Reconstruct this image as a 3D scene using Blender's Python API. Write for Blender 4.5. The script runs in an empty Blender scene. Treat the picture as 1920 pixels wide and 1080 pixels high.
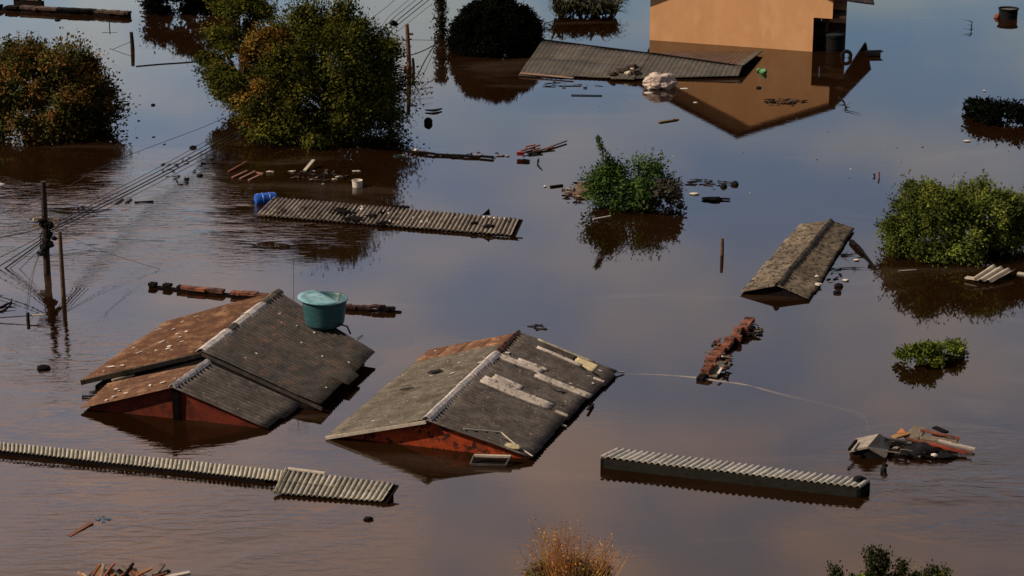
import bpy, bmesh, math, random
from mathutils import Vector, Matrix, noise
R = math.radians
S = bpy.context.scene
# ---------------------------------------------------------------- camera, sky, sun, exposure
PITCH = R(17.5); FPX = 4114.0; HC = 23.2
cam = bpy.data.objects.new("camera", bpy.data.cameras.new("camera"))
S.collection.objects.link(cam); S.camera = cam
cam.location = (0, 0, HC); cam.rotation_euler = (R(90) - PITCH, 0, 0)
cam.data.sensor_width = 36; cam.data.lens = FPX / 1920 * 36
cam.data.clip_start = .5; cam.data.clip_end = 6000
CLOUD = 1.0
SUN_DIR = Vector((-0.80, -0.17, 0.61)).normalized()
W = bpy.data.worlds.new("World"); S.world = W; W.use_nodes = True
nt = W.node_tree; nt.nodes.clear()
def wn(t, **k):
    n = nt.nodes.new(t)
    for a, b in k.items(): setattr(n, a, b)
    return n
sky = wn('ShaderNodeTexSky', sky_type='NISHITA', sun_disc=False)
sky.sun_elevation = math.asin(SUN_DIR.z); sky.sun_rotation = math.atan2(SUN_DIR.x, SUN_DIR.y)
sky.air_density = 1.2; sky.dust_density = 2.0
tc = wn('ShaderNodeTexCoord'); mp = wn('ShaderNodeMapping'); mp.inputs['Scale'].default_value = (1, 1, 2.2)
nz = wn('ShaderNodeTexNoise'); nz.inputs['Scale'].default_value = 5.0; nz.inputs['Detail'].default_value = 5; nz.inputs['Roughness'].default_value = .5
rp = wn('ShaderNodeValToRGB'); rp.color_ramp.elements[0].position = .30; rp.color_ramp.elements[1].position = .55
rp.color_ramp.elements[0].color = (.85, .85, .85, 1)
nz2 = wn('ShaderNodeTexNoise'); nz2.inputs['Scale'].default_value = 13.0; nz2.inputs['Detail'].default_value = 4; nz2.inputs['Roughness'].default_value = .45
rp2 = wn('ShaderNodeValToRGB')                        # cloud tint: blue grey gaps, warm banks
E2 = rp2.color_ramp.elements; E2[0].color = (.80, .92, 1.08, 1); E2[1].color = (1.42, 1.20, 1.02, 1); E2[0].position = .38; E2[1].position = .66
sep = wn('ShaderNodeSeparateXYZ'); rz = wn('ShaderNodeValToRGB'); ez = rz.color_ramp.elements   # cloud brightness by height over the horizon
K = CLOUD
ez[0].position = 0; ez[0].color = (K*.32, K*.46, K*.58, 1); ez[1].position = 1; ez[1].color = (K*.10, K*.14, K*.20, 1)
for p, c in ((.17, (.39, .55, .67)), (.25, (.50, .59, .75)), (.34, (.72, .72, .82)), (.43, (1.22, .92, .80)), (.58, (.34, .33, .34)), (.78, (.12, .15, .2))):
    e = ez.new(p); e.color = (K*c[0], K*c[1], K*c[2], 1)
rx = wn('ShaderNodeMapRange'); rx.inputs['From Min'].default_value = -.30; rx.inputs['From Max'].default_value = .10; rx.inputs['To Min'].default_value = 0; rx.inputs['To Max'].default_value = 1.0
rm = wn('ShaderNodeMixRGB'); rm.inputs['Color1'].default_value = (1.95, 1.74, 1.60, 1); rm.inputs['Color2'].default_value = (1, 1, 1, 1)
m1 = wn('ShaderNodeMixRGB', blend_type='MULTIPLY'); m1.inputs[0].default_value = 1
m2 = wn('ShaderNodeVectorMath', operation='MULTIPLY')
mx = wn('ShaderNodeMixRGB'); bg = wn('ShaderNodeBackground'); out = wn('ShaderNodeOutputWorld')
L = nt.links.new
L(tc.outputs['Generated'], mp.inputs['Vector']); L(mp.outputs[0], nz.inputs['Vector']); L(mp.outputs[0], nz2.inputs['Vector'])
L(tc.outputs['Generated'], sep.inputs[0]); L(sep.outputs['Z'], rz.inputs[0]); L(sep.outputs['X'], rx.inputs['Value'])
L(nz.outputs['Fac'], rp.inputs[0]); L(nz2.outputs['Fac'], rp2.inputs[0])
L(rz.outputs[0], m1.inputs['Color1']); L(rp2.outputs[0], m1.inputs['Color2']); L(m1.outputs[0], m2.inputs[0]); L(rx.outputs[0], rm.inputs[0]); L(rm.outputs[0], m2.inputs[1])
ry = wn('ShaderNodeMapRange'); ry.inputs['From Min'].default_value = -.1; ry.inputs['From Max'].default_value = .75; ry.inputs['To Min'].default_value = .22; ry.inputs['To Max'].default_value = 1.0
L(sep.outputs['Y'], ry.inputs['Value']); m3 = wn('ShaderNodeVectorMath', operation='SCALE'); L(m2.outputs[0], m3.inputs[0]); L(ry.outputs[0], m3.inputs['Scale']); m2 = m3
sc10 = wn('ShaderNodeVectorMath', operation='SCALE'); sc10.inputs['Scale'].default_value = 10.0; L(m2.outputs[0], sc10.inputs[0])
L(rp.outputs[0], mx.inputs['Fac']); L(sky.outputs[0], mx.inputs['Color1']); L(sc10.outputs[0], mx.inputs['Color2'])
L(mx.outputs[0], bg.inputs['Color']); L(bg.outputs[0], out.inputs[0]); bg.inputs['Strength'].default_value = 0.10
sl = bpy.data.lights.new("sun", 'SUN'); sl.energy = 4.0; sl.angle = R(.8); sl.color = (1.0, .80, .58)
so = bpy.data.objects.new("sun", sl); S.collection.objects.link(so)
so.rotation_euler = SUN_DIR.to_track_quat('Z', 'Y').to_euler(); so.location = (-40, -20, 60)
S.view_settings.view_transform = 'Standard'; S.view_settings.look = 'None'
S.view_settings.exposure = 0.0; S.view_settings.gamma = 1
S.cycles.filter_width = 1.5
S.cycles.max_bounces = 6

# ---------------------------------------------------------------- placing: a point of the survey photo to a place on the water
ct, st = math.cos(PITCH), math.sin(PITCH)
def ray(px, py):
    u = (px - 960) / FPX; v = (py - 540) / FPX
    return Vector((u, ct - v * st, -st - v * ct))
def P(px, py, z=0.0):
    d = ray(px, py); t = (z - HC) / d.z
    return Vector((d.x * t, d.y * t, z))
def A(px, wy, iy):                     # point straight above the water point at row wy, as high as row iy
    b = P(px, wy); d = ray(px, iy); t = b.y / d.y
    return Vector((d.x * t, b.y, HC + d.z * t))

# ---------------------------------------------------------------- mesh helpers
class MB:
    def __init__(s): s.v = []; s.f = []; s.t = []
    def face(s, idx, t=.5): s.f.append(idx); s.t.append(t)
    def quad(s, a, b, c, d, t=.5):
        n = len(s.v); s.v += [Vector(a), Vector(b), Vector(c), Vector(d)]; s.face((n, n+1, n+2, n+3), t)
    def prism(s, pts, up, t=.5):        # polygon extruded by a vector
        up = Vector(up); n = len(s.v); k = len(pts)
        s.v += [Vector(p) for p in pts] + [Vector(p) + up for p in pts]
        s.face(tuple(range(n, n+k))[::-1], t); s.face(tuple(range(n+k, n+2*k)), t)
        for i in range(k):
            j = (i+1) % k; s.face((n+i, n+j, n+k+j, n+k+i), t)
    def beam(s, p, q, w, h, t=.5, up=(0, 0, 1)):
        p, q = Vector(p), Vector(q); d = (q-p).normalized(); up = Vector(up)
        if abs(d.dot(up)) > .98: up = Vector((1, 0, 0))
        x = d.cross(up).normalized() * w/2; y = x.normalized().cross(d).normalized() * h/2
        s.prism([p-x-y, p+x-y, p+x+y, p-x+y], q-p, t)
    def tube(s, path, r, n=6, t=.5, r2=None):
        path = [Vector(p) for p in path]; r2 = r if r2 is None else r2; b = len(s.v); m = len(path)
        for i, p in enumerate(path):
            d = (path[min(i+1, m-1)] - path[max(i-1, 0)]).normalized()
            a = Vector((0, 0, 1)) if abs(d.z) < .9 else Vector((1, 0, 0))
            x = d.cross(a).normalized(); y = x.cross(d); rr = r + (r2-r) * i/max(1, m-1)
            for k in range(n):
                an = 2*math.pi*k/n; s.v.append(p + x*rr*math.cos(an) + y*rr*math.sin(an))
        for i in range(m-1):
            for k in range(n):
                s.face((b+i*n+k, b+i*n+(k+1) % n, b+(i+1)*n+(k+1) % n, b+(i+1)*n+k), t)
        s.face(tuple(b+k for k in range(n))[::-1], t); s.face(tuple(b+(m-1)*n+k for k in range(n)), t)
    def lathe(s, c, prof, n=32, t=.5, M=None, cap=True):
        c = Vector(c); b = len(s.v)
        for (r, z) in prof:
            for k in range(n):
                an = 2*math.pi*k/n; p = Vector((r*math.cos(an), r*math.sin(an), z))
                if M: p = M @ p
                s.v.append(c + p)
        for i in range(len(prof)-1):
            for k in range(n):
                s.face((b+i*n+k, b+i*n+(k+1) % n, b+(i+1)*n+(k+1) % n, b+(i+1)*n+k), t)
        if cap:
            s.face(tuple(b+k for k in range(n))[::-1], t); s.face(tuple(b+(len(prof)-1)*n+k for k in range(n)), t)
    def lump(s, c, rad, amp=.25, sc=1.5, seed=0, sub=3, t=.5, M=None):
        bm = bmesh.new(); bmesh.ops.create_icosphere(bm, subdivisions=sub, radius=1); b = len(s.v); c = Vector(c); o = Vector((seed*7.1, seed*3.3, seed))
        for v in bm.verts:
            k = 1 + amp * noise.fractal(v.co*sc + o, 1, 2, 3); p = Vector((v.co.x*rad[0]*k, v.co.y*rad[1]*k, v.co.z*rad[2]*k))
            if M: p = M @ p
            s.v.append(c + p)
        for f in bm.faces: s.face(tuple(b+v.index for v in f.verts), t)
        bm.free()
    def build(s, name, mat, parent=None, smooth=False, solid=0, origin=None):
        me = bpy.data.meshes.new(name); o = bpy.data.objects.new(name, me); S.collection.objects.link(o)
        if parent is not None:
            org = ORG[parent.name]; o.parent = parent
        else:
            if origin is None:
                xs = [v.x for v in s.v]; ys = [v.y for v in s.v]; zs = [v.z for v in s.v]
                origin = Vector(((min(xs)+max(xs))/2, (min(ys)+max(ys))/2, min(zs)))
            org = Vector(origin); o.location = org
        ORG[o.name] = org
        me.from_pydata([tuple(v - org) for v in s.v], [], s.f)
        at = me.attributes.new('tint', 'FLOAT', 'FACE'); at.data.foreach_set('value', s.t)
        me.materials.append(mat)
        if smooth: me.polygons.foreach_set('use_smooth', [True]*len(me.polygons))
        me.update()
        if solid:
            m = o.modifiers.new('thickness', 'SOLIDIFY'); m.thickness = solid; m.offset = -1
        return o
ORG = {}
def tag(o, label, cat, group=None, kind=None):
    if label: o['label'] = label
    if cat: o['category'] = cat
    if group: o['group'] = group
    if kind: o['kind'] = kind
    return o
def thing(name, loc, label, cat, group=None):
    o = bpy.data.objects.new(name, None); S.collection.objects.link(o); o.location = Vector(loc); o.empty_display_size = .3
    ORG[o.name] = Vector(loc)
    return tag(o, label, cat, group)

# ---------------------------------------------------------------- materials
MC = {}
def pm(name, c1, c2=None, sc=3.0, rough=.8, c3=None, t3=.62, s3=8, stretch=(1, 1, 1), bump=.0, bs=20, spec=.3, c4=None, t4=.66, s4=2.0, metal=0, sharp=.04, trans=0):
    if name in MC: return MC[name]
    m = bpy.data.materials.new(name); m.use_nodes = True; t = m.node_tree; b = t.nodes['Principled BSDF']; l = t.links.new
    b.inputs['Roughness'].default_value = rough; b.inputs['Specular IOR Level'].default_value = spec; b.inputs['Metallic'].default_value = metal
    co = t.nodes.new('ShaderNodeTexCoord'); mp = t.nodes.new('ShaderNodeMapping'); mp.inputs['Scale'].default_value = stretch
    l(co.outputs['Object'], mp.inputs['Vector'])
    def nse(s, d=5):
        n = t.nodes.new('ShaderNodeTexNoise'); n.inputs['Scale'].default_value = s; n.inputs['Detail'].default_value = d; n.inputs['Roughness'].default_value = .65
        l(mp.outputs[0], n.inputs['Vector']); return n.outputs['Fac']
    def ramp(src, a, z):
        r = t.nodes.new('ShaderNodeMapRange'); r.inputs['From Min'].default_value = a; r.inputs['From Max'].default_value = z; l(src, r.inputs['Value']); return r.outputs[0]
    def mix(fac, x, y, mode='MIX'):
        q = t.nodes.new('ShaderNodeMixRGB'); q.blend_type = mode
        if isinstance(fac, (int, float)): q.inputs[0].default_value = fac
        else: l(fac, q.inputs[0])
        for i, k in ((1, x), (2, y)):
            if isinstance(k, tuple): q.inputs[i].default_value = (*k, 1)
            else: l(k, q.inputs[i])
        return q.outputs[0]
    col = mix(ramp(nse(sc), .35, .65), c1, c2 or tuple(x*.6 for x in c1))
    if c4: col = mix(ramp(nse(s4, 3), t4-.08, t4+.08), col, c4)
    if c3: col = mix(ramp(nse(s3), t3-sharp, t3+sharp), col, c3)
    at = t.nodes.new('ShaderNodeAttribute'); at.attribute_name = 'tint'
    mr = t.nodes.new('ShaderNodeMapRange'); mr.inputs['To Min'].default_value = .4; mr.inputs['To Max'].default_value = 1.6; l(at.outputs['Fac'], mr.inputs['Value'])
    cb = t.nodes.new('ShaderNodeCombineColor')
    for i in range(3): l(mr.outputs[0], cb.inputs[i])
    col = mix(1.0, col, cb.outputs[0], 'MULTIPLY')
    l(col, b.inputs['Base Color'])
    if bump:
        bp = t.nodes.new('ShaderNodeBump'); bp.inputs['Strength'].default_value = bump; bp.inputs['Distance'].default_value = .03
        l(nse(bs, 4), bp.inputs['Height']); l(bp.outputs[0], b.inputs['Normal'])
    if trans:
        tr = t.nodes.new('ShaderNodeBsdfTranslucent'); ms = t.nodes.new('ShaderNodeMixShader'); ms.inputs[0].default_value = trans
        l(col, tr.inputs[0]); l(b.outputs[0], ms.inputs[1]); l(tr.outputs[0], ms.inputs[2]); l(ms.outputs[0], t.nodes['Material Output'].inputs[0])
    MC[name] = m; return m
CEM = pm('weathered fibre cement', (.092, .082, .078), (.036, .032, .033), 2.5, .85, (.30, .28, .24), .66, 14, bump=.3, c4=(.05, .038, .034), t4=.60)
CEMD = pm('dark fibre cement', (.046, .041, .040), (.017, .016, .017), 3, .85, (.25, .23, .2), .74, 9, bump=.3, c4=(.07, .045, .035), t4=.6)
CEML = pm('pale fibre cement', (.30, .28, .22), (.15, .14, .11), 5, .85, (.06, .05, .04), .62, 9, bump=.3)
RIBC = pm('cream ribbed tile', (.35, .335, .29), (.21, .20, .17), 4, .85, (.10, .09, .07), .62, 7, bump=.3)
CEMM = pm('mossy fibre cement', (.165, .145, .118), (.075, .066, .054), 2.4, .9, (.32, .30, .25), .63, 12, bump=.4, c4=(.07, .065, .04), t4=.60, s4=1.3)
CEMS = pm('new cement sheet', (.42, .38, .355), (.26, .235, .22), 5, .85, (.10, .09, .08), .58, 7)
CEMY = pm('yellowed sheet', (.50, .43, .26), (.36, .31, .2), 5, .85)
TERRA = pm('terracotta sheet', (.15, .072, .040), (.085, .040, .024), 2.5, .85, (.10, .05, .035), .60, 6, bump=.3, c4=(.26, .15, .085), t4=.58)
TERR2 = pm('terracotta tiles', (.30, .10, .05), (.10, .04, .03), 4, .85, (.03, .025, .025), .55, 5, bump=.4)
WHT = pm('flaking whitewash', (.62, .58, .57), (.45, .42, .42), 4, .8, (.12, .09, .08), .60, 14)
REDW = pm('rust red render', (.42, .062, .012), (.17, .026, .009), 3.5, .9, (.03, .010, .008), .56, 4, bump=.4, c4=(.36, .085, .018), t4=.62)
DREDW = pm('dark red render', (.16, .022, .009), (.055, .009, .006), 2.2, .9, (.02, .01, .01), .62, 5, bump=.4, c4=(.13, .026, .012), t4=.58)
BLACKW = pm('black wood and shaded walls', (.014, .011, .011), (.007, .006, .007), 5, .9, bump=.2, spec=.04)
WOOD = pm('grey timber', (.24, .19, .15), (.10, .08, .065), 5, .85, bump=.3)
WOODR = pm('red brown timber', (.26, .085, .045), (.10, .04, .03), 4, .85, bump=.3)
WOODO = pm('orange timber', (.42, .17, .06), (.25, .10, .04), 4, .8)
PALEW = pm('pale timber', (.55, .50, .43), (.38, .34, .29), 6, .8)
POLEM = pm('pole concrete', (.15, .085, .05), (.07, .045, .03), 5, .85, bump=.2)
POLED = pm('dark tarred pole', (.03, .02, .016), (.015, .012, .011), 5, .8)
WIRE = pm('cable rubber', (.012, .011, .011), (.02, .018, .018), 5, .6)
WIREP = pm('pale cable', (.32, .20, .16), (.2, .12, .1), 5, .6)
TEAL = pm('teal plastic', (.042, .135, .160), (.028, .095, .115), 3, .45, (.14, .17, .10), .66, 2.5, spec=.5, stretch=(1, 1, 2))
TEALL = pm('teal lid plastic', (.20, .46, .52), (.06, .22, .27), 3, .35, (.5, .56, .52), .62, 7, spec=.5)
BLUEP = pm('blue plastic', (.015, .12, .62), (.01, .08, .42), 4, .35, (.25, .35, .5), .7, 6, spec=.5)
WHITEP = pm('white plastic', (.72, .68, .62), (.55, .5, .46), 5, .5, (.25, .2, .16), .66, 9)
BLACKP = pm('black plastic and shaded face', (.008, .008, .010), (.014, .014, .016), 5, .8, spec=.08)
REDP = pm('red plastic', (.5, .04, .04), (.3, .03, .03), 5, .5)
GREENP = pm('green plastic', (.12, .36, .14), (.08, .22, .1), 5, .4)
CYANP = pm('faded blue plastic', (.08, .16, .24), (.05, .1, .16), 5, .5)
MUD = pm('soaked debris', (.05, .032, .022), (.02, .014, .012), 8, .8, (.17, .12, .09), .66, 20)
CONC = pm('bare concrete', (.34, .30, .26), (.2, .18, .16), 3, .9, (.08, .06, .05), .62, 10, bump=.4)
PEACH = pm('peach render', (.68, .375, .19), (.62, .335, .165), .9, .9, (.30, .14, .07), .76, 2.0, bump=.08, stretch=(1, 1, .5), c4=(.70, .40, .21), t4=.58, s4=1.2, sharp=.08)
TILE = pm('old roof tile', (.10, .06, .045), (.05, .032, .026), 5, .85, bump=.3)
BARK = pm('bark', (.08, .055, .04), (.04, .03, .022), 8, .9, bump=.4)
METAL = pm('galvanised metal', (.35, .35, .35), (.2, .2, .2), 4, .4, metal=.6)
def leafmat(n, a, b, c=None, t=.6, s=1.0): return pm(n, a, b, s, .85, c, t, 1.3, spec=.0, sharp=.12, trans=.10)
LF_BIG = leafmat('tree leaves', (.060, .068, .014), (.014, .022, .007), (.15, .14, .022), .58)
LF_DK = leafmat('dark leaves', (.007, .009, .006), (.004, .005, .004))
LF_LEFT = leafmat('mixed autumn leaves', (.065, .075, .02), (.016, .026, .009), (.24, .11, .035), .57)
LF_RUST = leafmat('rust leaves', (.26, .115, .025), (.12, .065, .018), (.18, .14, .03), .55)
LF_MID = leafmat('bush leaves', (.055, .11, .028), (.018, .036, .013), (.13, .20, .045), .62)
LF_OLIVE = leafmat('olive leaves', (.11, .14, .028), (.035, .055, .015), (.22, .24, .05), .6)
LF_LIME = leafmat('lime leaves', (.14, .19, .03), (.04, .065, .015), (.30, .31, .05), .62, 3)
LF_STALK = leafmat('dark stalk leaves', (.040, .055, .018), (.014, .022, .009), (.10, .12, .03), .62, 3)
LF_DRY = leafmat('dry stalks', (.62, .31, .10), (.40, .17, .06), (.70, .45, .12), .58)

# ---------------------------------------------------------------- water
def water():
    n = 2500
    m = MB(); m.quad((-n, -200, 0), (n, -200, 0), (n, 4500, 0), (-n, 4500, 0))
    mt = bpy.data.materials.new('flood water'); mt.use_nodes = True; t = mt.node_tree; b = t.nodes['Principled BSDF']; l = t.links.new
    b.inputs['IOR'].default_value = 1.333; b.inputs['Roughness'].default_value = .025
    g = t.nodes.new('ShaderNodeNewGeometry')
    def N(sc, d, stretch=(1, 1, 1), rot=0, ro=.5, dist=0):
        mp = t.nodes.new('ShaderNodeMapping'); mp.inputs['Scale'].default_value = stretch; mp.inputs['Rotation'].default_value = (0, 0, rot)
        l(g.outputs['Position'], mp.inputs['Vector'])
        x = t.nodes.new('ShaderNodeTexNoise'); x.inputs['Scale'].default_value = sc; x.inputs['Detail'].default_value = d; x.inputs['Roughness'].default_value = ro; x.inputs['Distortion'].default_value = dist
        l(mp.outputs[0], x.inputs['Vector']); return x.outputs['Fac']
    def RG(s, a, z, c=0, e=1):
        r = t.nodes.new('ShaderNodeMapRange'); r.inputs['From Min'].default_value = a; r.inputs['From Max'].default_value = z
        r.inputs['To Min'].default_value = c; r.inputs['To Max'].default_value = e; l(s, r.inputs['Value']); return r.outputs[0]
    def MT(op, x, y):
        q = t.nodes.new('ShaderNodeMath'); q.operation = op
        for i, k in enumerate((x, y)):
            if isinstance(k, (int, float)): q.inputs[i].default_value = k
            else: l(k, q.inputs[i])
        return q.outputs[0]
    mc = t.nodes.new('ShaderNodeMixRGB'); l(RG(N(.12, 4, (1, .5, 1), .3), .38, .64), mc.inputs[0])
    mc.inputs[1].default_value = (.011, .0042, .0009, 1); mc.inputs[2].default_value = (.019, .009, .004, 1)
    m5 = t.nodes.new('ShaderNodeMixRGB'); l(RG(N(.22, 5, (.35, 1, 1), .35, .55, 1.6), .56, .74, 0, .45), m5.inputs[0]); l(mc.outputs[0], m5.inputs[1]); m5.inputs[2].default_value = (.085, .062, .048, 1)  # pale silt streaks, with the water's sheen patches put into the base colour
    l(m5.outputs[0], b.inputs['Base Color'])
    # ripples: a breeze patch round the left street, nearly still elsewhere
    def spot(px, py, rad):
        c = P(px, py); cmb = t.nodes.new('ShaderNodeVectorMath'); cmb.operation = 'DISTANCE'; l(g.outputs['Position'], cmb.inputs[0]); cmb.inputs[1].default_value = c
        return RG(cmb.outputs['Value'], rad, rad*.35)
    msk = MT('ADD', MT('ADD', spot(230, 400, 11), MT('MULTIPLY', spot(60, 700, 6), .7)), MT('ADD', MT('MULTIPLY', spot(1790, 900, 4.5), .6), MT('MULTIPLY', spot(300, 960, 8), .35)))
    msk = MT('MINIMUM', msk, 1.0); msk = MT('MULTIPLY', msk, RG(N(.4, 3, (.6, 1, 1)), .34, .52))
    amp = MT('ADD', MT('MULTIPLY', msk, .05), .0008)
    h = MT('ADD', MT('MULTIPLY', N(3.6, 3, (.35, 1.3, 1), .2, .5, .6), .8), MT('MULTIPLY', N(.7, 2, (.8, 1.2, 1), -.2), .5))
    bp = t.nodes.new('ShaderNodeBump'); bp.inputs['Distance'].default_value = 1.0; bp.inputs['Strength'].default_value = 1.0
    l(MT('MULTIPLY', h, amp), bp.inputs['Height']); l(bp.outputs[0], b.inputs['Normal'])
    o = m.build('water', mt); o['kind'] = 'structure'
water()

# ---------------------------------------------------------------- corrugated roofing
rnd = random.Random(5)
def bil(A_, B_, C_, D_, u, v): return (A_*(1-u) + B_*u)*(1-v) + (D_*(1-u) + C_*u)*v
def corr(mb, A_, B_, C_, D_, pitch=.177, amp=.028, u0=0, u1=1, v0=0, v1=1, off=0, rows=3, ragged=0, seed=1, tint=.5, var=.15, sag=.02, sheet=5, grime=.22):
    """ridge A->B, eave D->C; the waves run down the slope"""
    rd = random.Random(seed); Lg = ((B_-A_).length + (C_-D_).length)/2; n = (B_-A_).cross(D_-A_).normalized()
    if n.z < 0: n = -n
    nw = Lg/pitch; k = 6; i0 = int(u0*nw*k); i1 = int(u1*nw*k); nv = 8 if rows == 1 else 3
    for r in range(rows):
        a0 = v0 + (v1-v0)*r/rows; a1 = v0 + (v1-v0)*(r+1)/rows + (.01 if r < rows-1 else 0)
        cols = []; j = i0; shift = 0; cur = None
        while j <= i1:
            sh = int(j/(k*sheet))
            if sh != cur:
                cur = sh; jag = rd.uniform(-1, 1)*ragged if r == rows-1 else rd.uniform(0, .012); tt = tint + rd.uniform(-var, var); dz = rd.uniform(0, .006)
            u = j/(nw*k); wi = j//k; rj = random.Random(wi*13+seed); wv = math.sin(2*math.pi*j/k)*amp*(1+rj.uniform(-.18, .18)); c = []; gr = grime*math.sin(2*math.pi*(j-.5)/k) + rj.uniform(-.07, .07)  # troughs darker, crests lighter: rib contrast put into the colour
            for q in range(nv+1):
                v = a0 + (a1+jag-a0)*q/nv
                p = bil(A_, B_, C_, D_, min(u, 1), v)
                p = p + n*(wv + off + dz + .006*q/nv + (rows-r)*.0 + sag*noise.noise(p*.6 + Vector((seed, 0, 0))))
                c.append(p)
            cols.append((c, tt+gr)); j += 1
        b = len(mb.v)
        for c, _ in cols: mb.v += c
        for i in range(len(cols)-1):
            for q in range(nv):
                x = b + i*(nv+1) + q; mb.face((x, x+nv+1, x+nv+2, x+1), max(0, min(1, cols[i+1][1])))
def slope(parent, Q, mat, name='roof_slope', label=None, solid=.012, smooth=True, **k):
    m = MB(); corr(m, *Q, **k); o = m.build(name, mat, parent, smooth=smooth, solid=solid)
    if label: o['label'] = label
    return o
def ridge(parent, a, b, w, mat, u0=0, u1=1, seed=1, name='ridge_cap', lift=.085, seg=.45, label=None):
    rd = random.Random(seed); m = MB(); a, b = Vector(a), Vector(b); d = b-a; Lg = d.length; d.normalize(); x = Vector((d.y, -d.x, 0)).normalized()
    s = u0*Lg
    while s < u1*Lg - .05:
        e = min(s+seg, u1*Lg); t = .5+rd.uniform(-.18, .18); h = lift + rd.uniform(-.008, .012); ww = w*rd.uniform(.92, 1.08)
        prof = [(-ww/2, -.10), (-ww*.3, -.02), (0, .03), (ww*.3, -.02), (ww/2, -.10)]
        b0 = len(m.v)
        for (q, z) in prof: m.v.append(a+d*s + x*q + Vector((0, 0, z+h+.02)))
        for (q, z) in prof: m.v.append(a+d*e + x*q + Vector((0, 0, z+h)))
        for i in range(4): m.face((b0+i, b0+i+1, b0+6+i, b0+5+i), t)
        s = e - .02
    o = m.build(name, mat, parent, solid=.02)
    if label: o['label'] = label
    return o
def specks(parent, Q, n, seed, mat, name='flaking_patch', off=.045, smin=.04, smax=.16, u=(0.02, .98), v=(.05, .95), kind='stuff'):
    rd = random.Random(seed); m = MB(); A_, B_, C_, D_ = Q; nn = (B_-A_).cross(D_-A_).normalized()
    if nn.z < 0: nn = -nn
    for i in range(n):
        uu = rd.uniform(*u); vv = rd.uniform(*v); c = bil(A_, B_, C_, D_, uu, vv) + nn*off
        d1 = (D_-A_).normalized(); d2 = (B_-A_).normalized(); an = rd.gauss(0, .5); d1, d2 = d1*math.cos(an)+d2*math.sin(an), d2*math.cos(an)-d1*math.sin(an); a = smin+(smax-smin)*rd.random()**2; b = rd.uniform(.015, .06); k = 7
        pts = [c + d1*math.cos(6.283*j/k)*a*rd.uniform(.6, 1.2) + d2*math.sin(6.283*j/k)*b*rd.uniform(.6, 1.3) for j in range(k)]
        m.prism(pts, nn*.012, .5+rd.uniform(-.15, .2))
    o = m.build(name, mat, parent)
    if kind: o['kind'] = kind
    return o

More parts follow.
